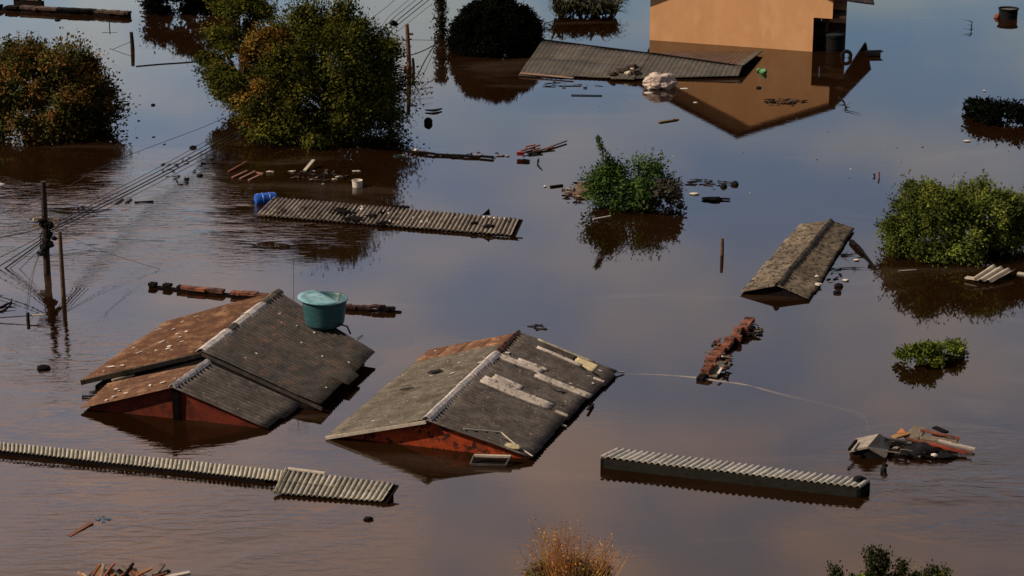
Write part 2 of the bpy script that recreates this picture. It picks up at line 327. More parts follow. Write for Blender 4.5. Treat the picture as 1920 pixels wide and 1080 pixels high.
# ---- house with the teal tank
def house_left():
    h = thing('flooded_house', P(360, 720), 'flooded house with rust left roof slope and lower front gable, carrying the teal tank', 'house')
    rf, rb = A(378, 708, 661), A(523, 606, 547); lf, lb = P(151, 714, .30), P(311, 605, .30); ef, eb = P(604, 763, .24), P(707, 665, .22)
    slope(h, (rf, rb, lb, lf), TERRA, label='rust coloured left roof slope of the main roof', seed=3, rows=1, pitch=.185, grime=.16, amp=.022, var=.10, sag=.04, off=.02)
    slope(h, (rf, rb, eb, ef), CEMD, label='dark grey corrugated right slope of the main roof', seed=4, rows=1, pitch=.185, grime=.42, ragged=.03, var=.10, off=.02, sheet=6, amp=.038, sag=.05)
    ridge(h, rf, rb, .46, WHT, .0, .33, 2, label='whitewashed front stretch of the ridge cap'); ridge(h, rf, rb, .42, CEM, .33, .42, 3); ridge(h, rf, rb, .46, WHT, .42, .78, 4); ridge(h, rf, rb, .36, CEMM, .78, 1, 5)
    specks(h, (rf, rb, lb, lf), 20, 7, WHITEP, smin=.05, smax=.22, v=(.3, .95)); specks(h, (rf, rb, eb, ef), 14, 8, WHITEP, smin=.04, smax=.12)
    m = MB(); m.beam(lf+Vector((0, 0, -.06)), rf+Vector((0, 0, -.07)), .06, .15, .6); m.build('barge_board', CEMM, h)
    m = MB(); m.beam(rf+Vector((0, 0, -.05)), ef+Vector((0, 0, -.07)), .05, .10, .4); m.build('barge_board', CEMD, h)  # dark board colour carries the shadow gap below this edge
    # main walls under the roof
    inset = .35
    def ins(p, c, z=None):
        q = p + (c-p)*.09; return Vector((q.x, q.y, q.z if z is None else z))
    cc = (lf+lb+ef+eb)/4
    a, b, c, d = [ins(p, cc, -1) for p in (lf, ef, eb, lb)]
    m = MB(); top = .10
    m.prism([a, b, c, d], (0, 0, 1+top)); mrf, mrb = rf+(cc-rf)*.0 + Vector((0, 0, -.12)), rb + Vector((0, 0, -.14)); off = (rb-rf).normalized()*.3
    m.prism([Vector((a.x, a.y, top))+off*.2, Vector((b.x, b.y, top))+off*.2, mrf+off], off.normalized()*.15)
    m.build('wall', BLACKW, h)  # eave shade painted in: the whole wall is coloured black
    # lower front gable
    fr = A(322, 789, 727); rk = A(390, 743, 679); fl = P(150, 767, .09); lk = P(205, 717, .14); er = P(503, 805, .06); ek = P(566, 757, .09)
    slope(h, (fr, rk, lk, fl), TERRA, label='rust coloured left slope of the lower front gable', seed=13, rows=1, pitch=.185, grime=.16, amp=.02)
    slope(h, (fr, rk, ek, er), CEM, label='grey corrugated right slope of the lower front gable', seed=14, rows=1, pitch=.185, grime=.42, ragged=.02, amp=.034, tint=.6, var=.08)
    ridge(h, fr, rk, .26, WHT, 0, 1, 9)
    m = MB(); inn = (rk-fr).normalized()*.22; inn.z = 0
    pts = [fl+inn+Vector((.12, 0, -.05)), fr+inn+Vector((0, 0, -.06)), er+inn+Vector((-.12, 0, -.05))]
    base = [Vector((p.x, p.y, -1)) for p in (pts[2], pts[0])]
    m.prism([pts[0], pts[1], pts[2], base[0], base[1]], inn.normalized()*.12); m.build('gable_wall', DREDW, h)['label'] = 'dark red gable wall under the lower front roof'
    m = MB(); q = fr+inn*.8; m.beam(q+Vector((.02, 0, -.1)), Vector((q.x+.02, q.y, -.6)), .22, .2); m.build('gable_post', BLACKW, h)
    m = MB(); m.beam(P(210, 713, .26), P(252, 703, .3), .05, .06); m.build('loose_board', PALEW, h)
    m = MB(); m.beam(P(658, 645, .35), P(679, 629, .35), .07, .05); m.build('loose_board', PALEW, h)
    specks(h, (fr, rk, lk, fl), 8, 17, WHITEP)
    return rf, rb, ef, eb
RF, RB, EF, EB = house_left()

# ---- teal tank
def tank():
    c = A(609, 648, 605); c.z -= .03
    r = 44.5/((648+757)*.0411); h = .86
    t = thing('water_tank', c, 'round teal plastic water tank with ribbed sides and loose lid on the roof ridge', 'water tank')
    m = MB(); prof = [(r*.70, -.03), (r*.79, .02), (r*.83, .10)]
    for i in range(1, 9):
        z = .10 + (h-.12)*i/8; rr = r*(.83 + .12*i/8); prof += [(rr-.010, z-.03), (rr-.004, z-.02), (rr, z)]
    prof += [(r*.99, h-.04), (r*.99, h), (r*.93, h), (r*.90, h-.06), (r*.75, .2), (0.01, .15)]
    m.lathe(c, prof, 48, cap=False); m.build('tank_body', TEAL, t, smooth=True)
    m = MB(); m.tube([c+Vector((r*.6, -r*.5, .12)), c+Vector((r*1.0, -r*.85, .12)), c+Vector((r*1.15, -r*1.0, -.1))], .03, 8); m.build('outlet_pipe', BLACKP, t)
    m = MB(); M = Matrix.Translation((-.10, -.03, h+.025)) @ Matrix.Rotation(R(4), 4, 'Y')
    m.lathe(c, [(r*.97, -.03), (r*.99, 0), (r*.95, .03), (r*.72, .045), (r*.66, .02), (r*.45, .05), (r*.12, .085), (.01, .09)], 48, M=M, cap=False)
    # fold the right third of the lid down, so it comes out darker
    for v in m.v:
        x = v.x - c.x; y = v.y - c.y; e = x*.8 + y*.6
        if e > .12*r: v.z -= (e-.12*r)*.55
    o = m.build('tank_lid', TEALL, t, smooth=True, solid=.01)
tank()
def mast():
    b = A(551, 642, 601); t = thing('antenna_mast', b, 'thin wire antenna mast standing on the dark roof slope left of the teal tank', 'antenna')
    tp = A(550, 645, 482); m = MB(); m.tube([b, tp], .012, 6); m.build('pole', METAL, t)
    m = MB(); m.beam(tp+Vector((-.35, 0, 0)), tp+Vector((.35, .1, 0)), .02, .02); m.beam(tp+Vector((-.25, 0, -.12)), tp+Vector((.3, .1, -.12)), .015, .015); m.build('crossbar', METAL, t)
    m = MB(); m.prism([b+Vector((-.12, -.08, 0)), b+Vector((.12, -.08, 0)), b+Vector((.12, .08, 0)), b+Vector((-.12, .08, 0))], (0, 0, .05)); m.build('mount', WHITEP, t)
mast()

# ---- house with the grey patched roof
def house_right():
    h = thing('flooded_house', P(880, 760), 'flooded house with grey patched corrugated roof, white ridge cap and orange red gable wall', 'house')
    rf, rb = A(799, 845, 788), A(973, 672, 624); lf, lb = P(611, 820, .05), P(806, 657, .12); ef, eb = P(997, 863, .05), P(1157, 697, .07)
    QL = (rf, rb, lb, lf); QR = (rf, rb, eb, ef)
    slope(h, QL, CEMM, label='mossy grey left roof slope', seed=23, rows=1, pitch=.185, grime=.16, amp=.012, var=.06, sag=.05, u1=.86, off=.02)
    slope(h, QL, TERRA, name='roof_slope', label='orange strip at the far end of the left slope', seed=24, rows=4, pitch=.185, grime=.16, amp=.02, u0=.86, off=.02, tint=.7)
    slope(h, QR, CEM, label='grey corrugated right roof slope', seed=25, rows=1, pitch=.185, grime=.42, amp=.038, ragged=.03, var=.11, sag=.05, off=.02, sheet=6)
    ridge(h, rf, rb, .34, WHT, 0, .74, 31, label='white lichen covered ridge cap', seg=.35); ridge(h, rf, rb, .22, TERR2, .74, 1, 32, label='rust brown far end of the ridge cap', seg=.3)
    def patch(u0, u1, v0, v1, mat, seed, **k):
        slope(h, QR, mat, name='replacement_sheet', seed=25, u0=u0, u1=u1, v0=v0, v1=v1, off=.042, rows=1, pitch=.185, amp=.038, sag=.05, ragged=.015, grime=.25, **k)
    patch(.42, .50, .10, .80, CEMS, 1); patch(.50, .54, .16, .45, CEMS, 2)
    patch(.70, .74, .02, .48, CEMS, 3); patch(.66, .70, .44, 1.0, CEMS, 4); patch(.74, .77, .2, .5, CEMS, 44)
    patch(.93, .985, .26, .62, CEMD, 5); patch(.985, 1.0, .2, .78, CEML, 55); patch(.90, .93, .25, .72, CEMS, 6); patch(.91, .985, .62, .84, CEMY, 7)
    patch(.85, .865, .88, .99, CEMS, 8); patch(.42, .44, .84, .97, CEMS, 9)
    specks(h, QR, 16, 41, WHITEP, smin=.03, smax=.12); specks(h, QL, 12, 42, WHITEP, smin=.03, smax=.10)
    specks(h, QR, 10, 43, BLACKP, smin=.1, smax=.25, name='dark_gap', off=.06)
    nn = Vector((0, 0, .07))
    for (u, v, a, b) in ((.62, .55, .32, .15), (.44, .66, .3, .07)):
        m = MB()
        c = bil(*QL, u, v)+nn; d1 = (lf-rf).normalized(); d2 = (rb-rf).normalized(); rd = random.Random(3)
        m.prism([c+d1*math.cos(k*.785)*a*rd.uniform(.6, 1.2)+d2*math.sin(k*.785)*b*rd.uniform(.6, 1.3) for k in range(8)], (0, 0, .012))
        m.build('hole', BLACKP, h)['label'] = 'dark hole in the left slope'
    m = MB(); m.beam(lf+Vector((0, 0, -.02)), rf+Vector((0, 0, -.05)), .06, .09); m.build('barge_board', PALEW, h)
    m = MB(); pts = [bil(*QR, .02, .34), bil(*QR, .10, .62), bil(*QR, .05, .8), bil(*QR, .01, 1.0)]; m.tube([p+Vector((0, 0, .09)) for p in pts], .022, 6); m.build('cable', PALEW, h)
    m = MB(); m.lump(bil(*QR, .03, .78)+Vector((0, 0, .08)), (.30, .14, .06), seed=4, M=Matrix.Rotation(R(-25), 4, 'Z')); m.build('plastic_sheet', CEMY, h)
    m = MB(); inn = (rb-rf).normalized()*.22; inn.z = 0
    pts = [lf+inn+Vector((.15, 0, -.03)), rf+inn+Vector((0, 0, -.07)), ef+inn+Vector((-.15, 0, -.03))]
    base = [Vector((p.x, p.y, -1)) for p in (pts[2], pts[0])]
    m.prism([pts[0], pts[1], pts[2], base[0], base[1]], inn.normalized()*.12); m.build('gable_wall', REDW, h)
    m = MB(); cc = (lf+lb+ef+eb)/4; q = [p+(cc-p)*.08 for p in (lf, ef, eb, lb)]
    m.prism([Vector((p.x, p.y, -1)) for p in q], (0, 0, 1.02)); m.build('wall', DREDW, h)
house_right()
def frame_box():
    t = thing('window_frame', P(918, 872), 'white rimmed open metal frame leaning from the water by the grey roof corner', 'frame')
    a, b = P(889, 854, .22), P(958, 856, .22); c, d = P(948, 873, .04), P(882, 871, .04)
    for p, q, w in ((a, b, .09), (b, c, .05), (c, d, .04), (d, a, .05)):
        m = MB(); m.beam(p, q, w, .06); m.build('bar', PALEW if w == .09 else CEM, t)
    m = MB(); m.prism([P(884, 873, .01), P(947, 875, .01), P(955, 862, .02), P(890, 860, .02)], (0, 0, .02)); m.build('panel', BLACKW, t)
frame_box()

# ---------------------------------------------------------------- low roofs and wall tops standing out of the water
G_ROOF = 'submerged shed roofs'
def strip(name, label, cat, TL, TR, BR, BL, zt, zb, mat, pitch=.177, amp=.03, rows=1, seed=1, wallmat=None, group=None, var=.2, ragged=0, tint=.5, solid=.02, partname='roofing'):
    a, b, c, d = P(*TL, zt), P(*TR, zt), P(*BR, zb), P(*BL, zb)
    t = thing(name, (P(*TL)+P(*BR))/2, label, cat, group)
    slope(t, (a, b, c, d), mat, name=partname, seed=seed, pitch=pitch, amp=amp, rows=rows, var=var, ragged=ragged, tint=tint, solid=solid)
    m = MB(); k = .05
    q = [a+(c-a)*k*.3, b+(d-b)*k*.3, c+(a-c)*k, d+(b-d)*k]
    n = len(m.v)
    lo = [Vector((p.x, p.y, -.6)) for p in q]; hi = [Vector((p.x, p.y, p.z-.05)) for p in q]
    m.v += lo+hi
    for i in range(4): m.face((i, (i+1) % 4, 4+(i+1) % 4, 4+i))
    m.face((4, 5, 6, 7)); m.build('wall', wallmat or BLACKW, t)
    return t, (a, b, c, d)
strip('tiled_wall', 'long low wall capped with pale ribbed tiles running in from the left edge', 'wall', (-40, 827), (532, 883), (527, 903), (-40, 842), .26, .12, RIBC, pitch=.130, amp=.034, seed=51, var=.12, tint=.68)
t, q = strip('shed_roof', 'small double row ribbed roof joined to the end of the tile capped wall', 'roof', (540, 882), (741, 908), (719, 941), (519, 926), .30, .05, RIBC, pitch=.150, amp=.034, rows=2, seed=52, var=.2, tint=.55)
m = MB(); m.tube([q[0]+Vector((-.04, 0, .04)), q[3]+Vector((-.04, 0, .04))], .06, 8); m.build('verge_tile', CEML, t)
m = MB(); m.beam(q[0]+Vector((0, 0, .06)), bil(*q, .35, 0)+Vector((0, 0, .06)), .10, .04); m.build('ridge_tile', PALEW, t)
m = MB(); m.beam(q[1]+Vector((.02, 0, -.03)), q[2]+Vector((.02, 0, -.03)), .18, .04); m.build('dark_end', BLACKW, t)  # added black strip standing for the dark reflection at this end
# long shed with fascia
def long_shed():
    t = thing('shed_roof', P(1370, 900), 'long flat corrugated shed roof with dark grey concrete fascia rising in the lower right', 'roof')
    a, b, c, d = P(1157, 842, .26), P(1632, 901, .26), P(1614, 914, .31), P(1126, 858, .31)
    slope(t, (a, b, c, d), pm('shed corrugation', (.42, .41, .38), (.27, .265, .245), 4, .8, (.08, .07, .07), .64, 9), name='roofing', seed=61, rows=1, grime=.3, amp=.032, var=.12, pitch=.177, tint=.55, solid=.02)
    f = (c-d).normalized(); nrm = Vector((f.y, -f.x, 0)); m = MB()
    p0, p1 = d + Vector((0, 0, -.03)), c+Vector((0, 0, -.03))
    m.prism([Vector((p0.x, p0.y, -.6)), Vector((p1.x, p1.y, -.6)), p1, p0], -nrm*.12)
    m.build('fascia', pm('fascia concrete', (.020, .020, .015), (.009, .009, .008), 3, .9, (.01, .01, .01), .55, 2, bump=.4, stretch=(1, 1, 2), c4=(.075, .075, .055), t4=.60), t)
    m = MB(); e0, e1 = b+Vector((0, 0, -.05)), c+Vector((0, 0, -.05)); m.prism([Vector((e0.x, e0.y, -.6)), Vector((e1.x, e1.y, -.6)), e1, e0], -(c-d).normalized()*.1)
    e0, e1 = a+Vector((0, 0, -.05)), d+Vector((0, 0, -.05)); m.prism([Vector((e0.x, e0.y, -.6)), Vector((e1.x, e1.y, -.6)), e1, e0], (c-d).normalized()*.1)
    e0, e1 = a+Vector((0, 0, -.05)), b+Vector((0, 0, -.05)); m.prism([Vector((e0.x, e0.y, -.6)), Vector((e1.x, e1.y, -.6)), e1, e0], nrm*.1)
    m.build('side_wall', BLACKW, t)
    m = MB(); m.lump(P(1612, 897, .34), (.17, .10, .07), seed=3); m.lump(P(1606, 900, .34), (.10, .12, .05), seed=5); o = m.build('soaked_rag', BLACKP); tag(o, 'small black soaked rag lying on the right end of the long shed roof', 'rag')
long_shed()
t, q = strip('shed_roof', 'dark ribbed shed roof with lichen and rubbish on it, right of the blue barrel', 'roof', (513, 371), (974, 411), (960, 442), (481, 404), .40, .06, pm('ribbed dark roof', (.20, .175, .155), (.085, .07, .065), 2.5, .85, (.03, .022, .02), .60, 2.2, bump=.3, c4=(.28, .25, .2), t4=.6), pitch=.177, amp=.042, rows=1, seed=71, var=.22, tint=.6)
m = MB()
for (u, v, s, sd) in ((.33, .45, .3, 1), (.38, .75, .35, 2), (.44, .55, .2, 3), (.47, .3, .16, 4), (.5, .9, .2, 5), (.30, .35, .22, 6), (.84, .5, .12, 7), (.9, .6, .18, 8)): m.lump(bil(*q, u, v)+Vector((0, 0, .03)), (s*1.2, s, .06), seed=sd, sub=3, amp=.8, sc=2.5)
o = m.build('wet_leaf_litter', BLACKW, t); o['kind'] = 'stuff'
m = MB()
for (u, v, s, sd) in ((.38, .25, .09, 1), (.39, .85, .05, 2), (.47, .3, .07, 3), (.495, .35, .06, 4), (.6, .5, .06, 5), (.64, .7, .08, 6), (.52, .8, .05, 7), (.375, .12, .06, 8), (.865, .12, .07, 9), (.885, .1, .06, 10), (.905, .12, .07, 11), (.925, .12, .06, 12), (.945, .13, .06, 13), (.66, .62, .04, 14)): m.lump(bil(*q, u, v)+Vector((0, 0, .05)), (s*.7, s*1.3, .04), seed=sd, sub=2, amp=.7)
o = m.build('lichen_patch', WHITEP, t); o['kind'] = 'stuff'
m = MB(); p = bil(*q, .85, .0)+Vector((0, 0, .02)); m.prism([p, p+Vector((.34, .06, 0)), p+Vector((.30, .05, .26)), p+Vector((.12, .02, .1))], (0, .04, 0)); tag(m.build('metal_shard', BLACKP), 'small black fin shaped shard upright on the dark ribbed shed roof', 'shard')
m = MB(); m.beam(P(738, 388, .42), P(766, 389, .46), .16, .10); m.beam(P(742, 385, .5), P(752, 390, .44), .06, .05); tag(m.build('broken_board', BLACKW), 'dark broken board on the top edge of the ribbed shed roof', 'board')
m = MB(); m.beam(q[1]+Vector((.03, .05, -.04)), q[2]+Vector((.03, 0, -.03)), .22, .05); m.build('dark_end', BLACKW, t)
# little mottled gable at the right
def gable_right():
    t = thing('gabled_roof', P(1480, 490), 'low mottled beige gabled roof rising left of the right hand tree', 'roof')
    rf, rb = A(1457, 556, 536), A(1557, 431, 414); lf, lb = P(1388, 549, .06), P(1499, 421, .08); ef, eb = P(1518, 563, .04), P(1602, 429, .06)
    mm = pm('mottled lichen roof', (.20, .17, .13), (.075, .06, .045), 3.8, .9, (.025, .02, .018), .56, 6, bump=.5, c4=(.10, .08, .06), t4=.58, s4=1.6)
    slope(t, (rf, rb, lb, lf), mm, seed=81, rows=1, amp=.028, pitch=.20, var=.2, ragged=.03); slope(t, (rf, rb, eb, ef), mm, seed=82, rows=1, amp=.028, pitch=.20, var=.2, ragged=.03, tint=.45)
    ridge(t, rf, rb, .26, mm, 0, 1, 8, seg=.35)
    m = MB(); inn = (rb-rf).normalized()*.15; inn.z = 0; pts = [lf+inn+Vector((.1, 0, -.04)), rf+inn+Vector((0, 0, -.06)), ef+inn+Vector((-.1, 0, -.04))]
    m.prism([pts[0], pts[1], pts[2], Vector((pts[2].x, pts[2].y, -1)), Vector((pts[0].x, pts[0].y, -1))], inn.normalized()*.1); m.build('gable_wall', BLACKW, t)  # shaded front gable painted black
    m = MB(); inn = -inn; pts = [lb+inn+Vector((.1, 0, -.04)), rb+inn+Vector((0, 0, -.06)), eb+inn+Vector((-.1, 0, -.04))]
    m.prism([pts[0], pts[1], pts[2], Vector((pts[2].x, pts[2].y, -1)), Vector((pts[0].x, pts[0].y, -1))], inn.normalized()*.1); m.build('gable_wall', BLACKW, t)
    m = MB(); m.lump(P(1534, 533, .10), (.13, .1, .05), seed=1); m.lump(P(1531, 518, .14), (.1, .08, .04), seed=2); m.build('lichen_patch', WHITEP, t)
gable_right()
# broken slab roof before the peach house
def broken_roof():
    t = thing('broken_roof', P(1200, 125), 'long broken grey shed roof in front of the peach house wall, sagging in the middle', 'roof')
    gm = pm('grey slab roofing', (.10, .094, .084), (.055, .052, .048), 1.6, .9, (.20, .18, .15), .66, 6, bump=.3, c4=(.09, .07, .055), t4=.6)
    a, b, c, d = A(1017, 101, 76), A(1222, 125, 102), P(1190, 149, .08), P(973, 140, .06)
    slope(t, (a, b, c, d), gm, name='roof_slope', seed=91, rows=2, grime=.07, amp=.010, pitch=.25, ragged=.04, sag=.06)
    e, f, g_ = A(1392, 140, 126), P(1386, 143, .08), P(1192, 148, .08)
    slope(t, (b, e, f, g_), gm, name='roof_slope', seed=92, rows=1, grime=.07, amp=.010, pitch=.25, tint=.55)
    gb = pm('brown wet roofing', (.10, .06, .045), (.06, .04, .03), 2, .6, (.16, .13, .1), .64, 7)
    h_, k = P(1424, 97, .12), P(1262, 96, .05)
    slope(t, (b+Vector((0, .12, -.03)), e+Vector((0, .12, -.03)), h_, k), gb, name='roof_slope', seed=93, rows=1, amp=.008, pitch=.25, tint=.7)
    m = MB(); m.beam(a+Vector((0, .03, .02)), b+Vector((0, .03, .02)), .12, .10); m.beam(b+Vector((0, .06, .03)), e+Vector((0, .06, .02)), .16, .10); m.build('ridge_beam', BLACKW, t)
    m = MB(); m.beam(e+Vector((-.2, 0, .04)), h_+Vector((0, 0, .06)), .35, .06, .5); m.build('verge_board', CEMM, t)
    m = MB()
    def wall(p, q):
        m.prism([Vector((p.x, p.y, -.5)), Vector((q.x, q.y, -.5)), q+Vector((0, 0, -.08)), p+Vector((0, 0, -.08))], (0, .12, 0))
    wall(d+Vector((.1, .1, 0)), c+Vector((0, .1, 0))); wall(g_, f); wall(a, b); wall(b, e); m.build('wall', BLACKW, t)
    m = MB()
    for (u, v, s, sd) in ((.86, .75, .35, 1), (.92, .6, .3, 2), (.8, .9, .25, 3), (.97, .8, .3, 4)): m.lump(bil(a, b, c, d, u, v)+Vector((0, 0, .08)), (s, s*.9, .14), seed=sd, sub=2, amp=.5)
    o = m.build('wet_leaf_litter', MUD, t); o['kind'] = 'stuff'
    m = MB(); m.beam(P(976, 137, .12), P(1075, 146, .10), .25, .03); m.build('eave_board', pm('pinkish board', (.3, .19, .14), (.22, .14, .11)), t)
broken_roof()
m = MB(); c = P(1238, 154, .28); m.lump(c, (.78, .5, .46), amp=.35, sc=1.6, seed=12, sub=4); m.lump(c+Vector((-.35, -.1, -.12)), (.4, .4, .3), amp=.35, sc=2, seed=15, sub=3)
tag(m.build('white_sack', pm('white woven sack', (.62, .52, .48), (.50, .42, .38), 5, .8, (.25, .18, .15), .6, 7, bump=.5)), 'crumpled white sack lying against the broken grey roof', 'sack')
m = MB(); m.lump(P(1178, 138, .25), (.2, .15, .12), amp=.4, seed=2); m.lump(P(1186, 130, .3), (.12, .15, .14), amp=.4, seed=9); tag(m.build('plastic_bag', pm('cream plastic', (.6, .56, .42), (.4, .36, .25), 6)), 'small cream plastic bag in the dark heap on the broken grey roof', 'bag')

# wall tops
def wall_top(name, label, pts, w, z, mats, seed, thick=.12, cat='wall', jit=.03, tilepitch=.3, parent_name='cap_tile', uneven=.5):
    rd = random.Random(seed); t = thing(name, pts[0] + (pts[-1]-pts[0])/2, label, cat)
    for i in range(len(pts)-1):
        a, b = Vector((pts[i].x, pts[i].y, 0)), Vector((pts[i+1].x, pts[i+1].y, 0)); d = (b-a).normalized(); m = MB()
        m.beam(Vector((a.x, a.y, z/2-.34)), Vector((b.x, b.y, z/2-.34)), w*.72, z+.6-.04); m.build('wall_body', mats[0], t)
        L_ = (b-a).length; s = 0; m = MB(); x = Vector((d.y, -d.x, 0))
        while s < L_-.02:
            e = min(s+tilepitch*rd.uniform(.8, 1.2), L_)
            if rd.random() > .12*uneven*2:
                o = x*rd.uniform(-jit, jit); zz = z+rd.uniform(0, jit)
                m.beam(a+d*s+o+Vector((0, 0, zz)), a+d*e+o+Vector((0, 0, zz+rd.uniform(-.02, .02))), w*rd.uniform(.8, 1.15), thick, .5+rd.uniform(-.25, .25))
            s = e+rd.uniform(0, .02)
        if m.v: m.build(parent_name+'s', mats[1+(i % (len(mats)-1))], t)
    return t
wall_top('garden_wall', 'dark wall top with rust coloured tiles passing behind the teal tank house', [P(281, 533, .1), P(340, 540, .1), P(500, 556, .1)], .26, .12, [BLACKW, BLACKW, TERR2], 1, thick=.10)
wall_top('garden_wall', 'dark jagged wall top sticking out right of the teal tank', [P(648, 575, .1), P(712, 578, .1), P(752, 585, .02)], .22, .10, [BLACKW, pm('dark tiles', (.06, .022, .02), (.03, .015, .014), 5), BLACKW], 2, thick=.10, tilepitch=.16, jit=.05)
wall_top('boundary_wall', 'thin dark wall top breaking the water right of the big tree', [P(728, 277, .05), P(765, 284, .05), P(815, 290, .05), P(900, 294, .05), P(992, 302, .05)], .16, .05, [BLACKW]*2, 3, thick=.08, tilepitch=.6, uneven=1)
wall_top('rubble_wall', 'rust red broken wall top running away from the white foam line', [P(1312, 706, .15), P(1345, 668, .15), P(1378, 632, .15), P(1405, 602, .15)], .30, .16, [BLACKW, TERR2, WOODR, TERR2], 4, thick=.16, tilepitch=.22, jit=.09)
wall_top('boundary_wall', 'long dark wall top along the top left edge of the view', [P(-60, 16), P(40, 21), P(110, 25), P(180, 28), P(243, 32)], .55, .22, [BLACKW, BLACKW, TILE], 5, thick=.14, tilepitch=.3, jit=.04)
wall_top('boundary_wall', 'short dark wall top behind the long one at the top left corner', [P(28, 0, .1), P(80, 5, .1)], .4, .25, [BLACKW, TILE], 6, thick=.14)

# ---------------------------------------------------------------- peach house
def peach():
    t = thing('flooded_house', P(1390, 60), 'peach rendered gabled house with dark porch corner standing behind the broken roof', 'house')
    wl, wr = P(1218, 75), P(1558, 99.5); fx = (wr-wl).normalized(); back = Vector((P(1583, 95).x, P(1583, 95).y, 0)).normalized(); Lw = (wr-wl).length
    cx = P(1523, 97); pc = (cx-wl).length
    zl, zr = 2.6, 2.85; za = 4.85; zp = A(1523, 97, 33).z
    up = lambda s, z, d=0: wl + fx*s + back*d + Vector((0, 0, z))
    m = MB(); m.prism([up(0, -1), up(pc, -1), up(pc, zp), up(Lw, zp), up(Lw, zr), up(Lw/2, za), up(0, zl)], back*.2)
    m.build('front_wall', PEACH, t)
    m = MB(); m.prism([up(0, -1, .2), up(0, zl, .2), up(0, zl, 9), up(0, -1, 9)], fx*.2); m.build('side_wall', PEACH, t)
    m = MB(); m.prism([up(pc, -1, .2), up(pc, zp, .2), up(pc, zp, 2.2), up(pc, -1, 2.2)], -fx*.15)   # porch inner wall
    m.prism([up(pc-.2, -1, 2.2), up(Lw+.75, -1, 2.2), up(Lw+.75, 1.25, 2.2), up(pc+.38, 1.25, 2.2), up(pc+.38, zp+.1, 2.2), up(pc-.2, zp+.1, 2.2)], back*.15)
    m.build('porch_wall', pm('shade painted porch render', (.07, .035, .02), (.03, .018, .012), 2), t)  # porch interior shade painted as a darker wall colour
    m = MB(); m.prism([up(pc+.4, 1.25, 2.2), up(Lw+.75, 1.25, 2.2), up(Lw+.75, zr+.1, 2.2), up(pc+.4, zr+.1, 2.2)], back*.15); m.build('porch_wall', PEACH, t)
    m = MB(); m.prism([up(Lw+.6, -1, 2.35), up(Lw+.6, zr, 2.35), up(Lw+.6, zr, 9), up(Lw+.6, -1, 9)], fx*.15); m.build('side_wall', PEACH, t)
    m = MB(); m.beam(up(pc+.72, -.5, 1.9), up(pc+.72, zp+.3, 1.9), .18, .18); m.build('porch_post', WOODR, t)
    m = MB(); m.prism([up(pc+.02, zp, .22), up(Lw+.74, zp, .22), up(Lw+.74, zp, 2.18), up(pc+.02, zp, 2.18)], (0, 0, .12)); m.build('porch_ceiling', MC['shade painted porch render'], t)
    # roof
    oh = .45
    for s0, s1, z0, z1 in ((Lw/2, -.9, za, zl-.35), (Lw/2, Lw+.35, za, zr-.10)):
        Q = (up(s0, z0+.1, -oh), up(s0, z0+.1, 9.2), up(s1, z1+.1, 9.2), up(s1, z1+.1, -oh))
        slope(t, Q, TILE, seed=4, pitch=.25, amp=.03, rows=10, solid=.06)
    m = MB(); q = [up(Lw+.36, zr-.05, .2), up(Lw+.36, zr-.05, 5), P(1640, 40)+Vector((0, 3.0, 1.78)), P(1634, 69)+Vector((0, 0, 1.76))]
    corr(m, q[0], q[1], q[2], q[3], pitch=.25, amp=.03, rows=3, seed=6); m.build('porch_roof', TILE, t, smooth=True, solid=.08)
    c = up(pc+1.15, 0, .9)
    b = thing('water_barrel', c, 'big black barrel floating in the porch corner of the peach house', 'barrel')
    m = MB(); m.lathe(c, [(.50, -.5), (.55, -.3), (.56, .1), (.57, .16), (.56, .2), (.56, .7), (.60, .74), (.60, .84), (.54, .86)], 28); m.build('body', BLACKP, b, smooth=False)
    m = MB(); m.lathe(c, [(.61, .86), (.61, .90), (.40, .95), (.05, .97)], 28); m.build('lid', pm('dark teal lid', (.015, .03, .035), (.01, .02, .025)), b)
peach()
def torus(mb, c, R_, r, M=None, n=28, k=10):
    b = len(mb.v); c = Vector(c)
    for i in range(n):
        a = 2*math.pi*i/n
        for j in range(k):
            e = 2*math.pi*j/k; p = Vector(((R_+r*math.cos(e))*math.cos(a), (R_+r*math.cos(e))*math.sin(a), r*math.sin(e)))
            mb.v.append(c + (M @ p if M else p))
    for i in range(n):
        for j in range(k): mb.face((b+i*k+j, b+((i+1) % n)*k+j, b+((i+1) % n)*k+(j+1) % k, b+i*k+(j+1) % k))
m = MB(); torus(m, P(1587, 104, .12), .22, .10, Matrix.Rotation(R(80), 4, 'X')@Matrix.Rotation(R(0), 4, 'Y')); tag(m.build('tyre', BLACKP, smooth=True), 'black tyre half afloat against the porch corner of the peach house', 'tyre')
m = MB(); c = P(1638, 102, .06); m.prism([c+Vector((-.42, -.3, 0)), c+Vector((.30, -.38, 0)), c+Vector((.42, .25, 0)), c+Vector((-.3, .32, 0))], (0, 0, .14)); m.beam(c+Vector((-.45, -.2, .16)), c+Vector((.48, -.1, .17)), .1, .05); m.beam(c+Vector((-.4, .15, .16)), c+Vector((.45, .2, .17)), .1, .05)
tag(m.build('floating_crate', BLACKP), 'flat dark green black crate floating right of the peach house', 'crate')
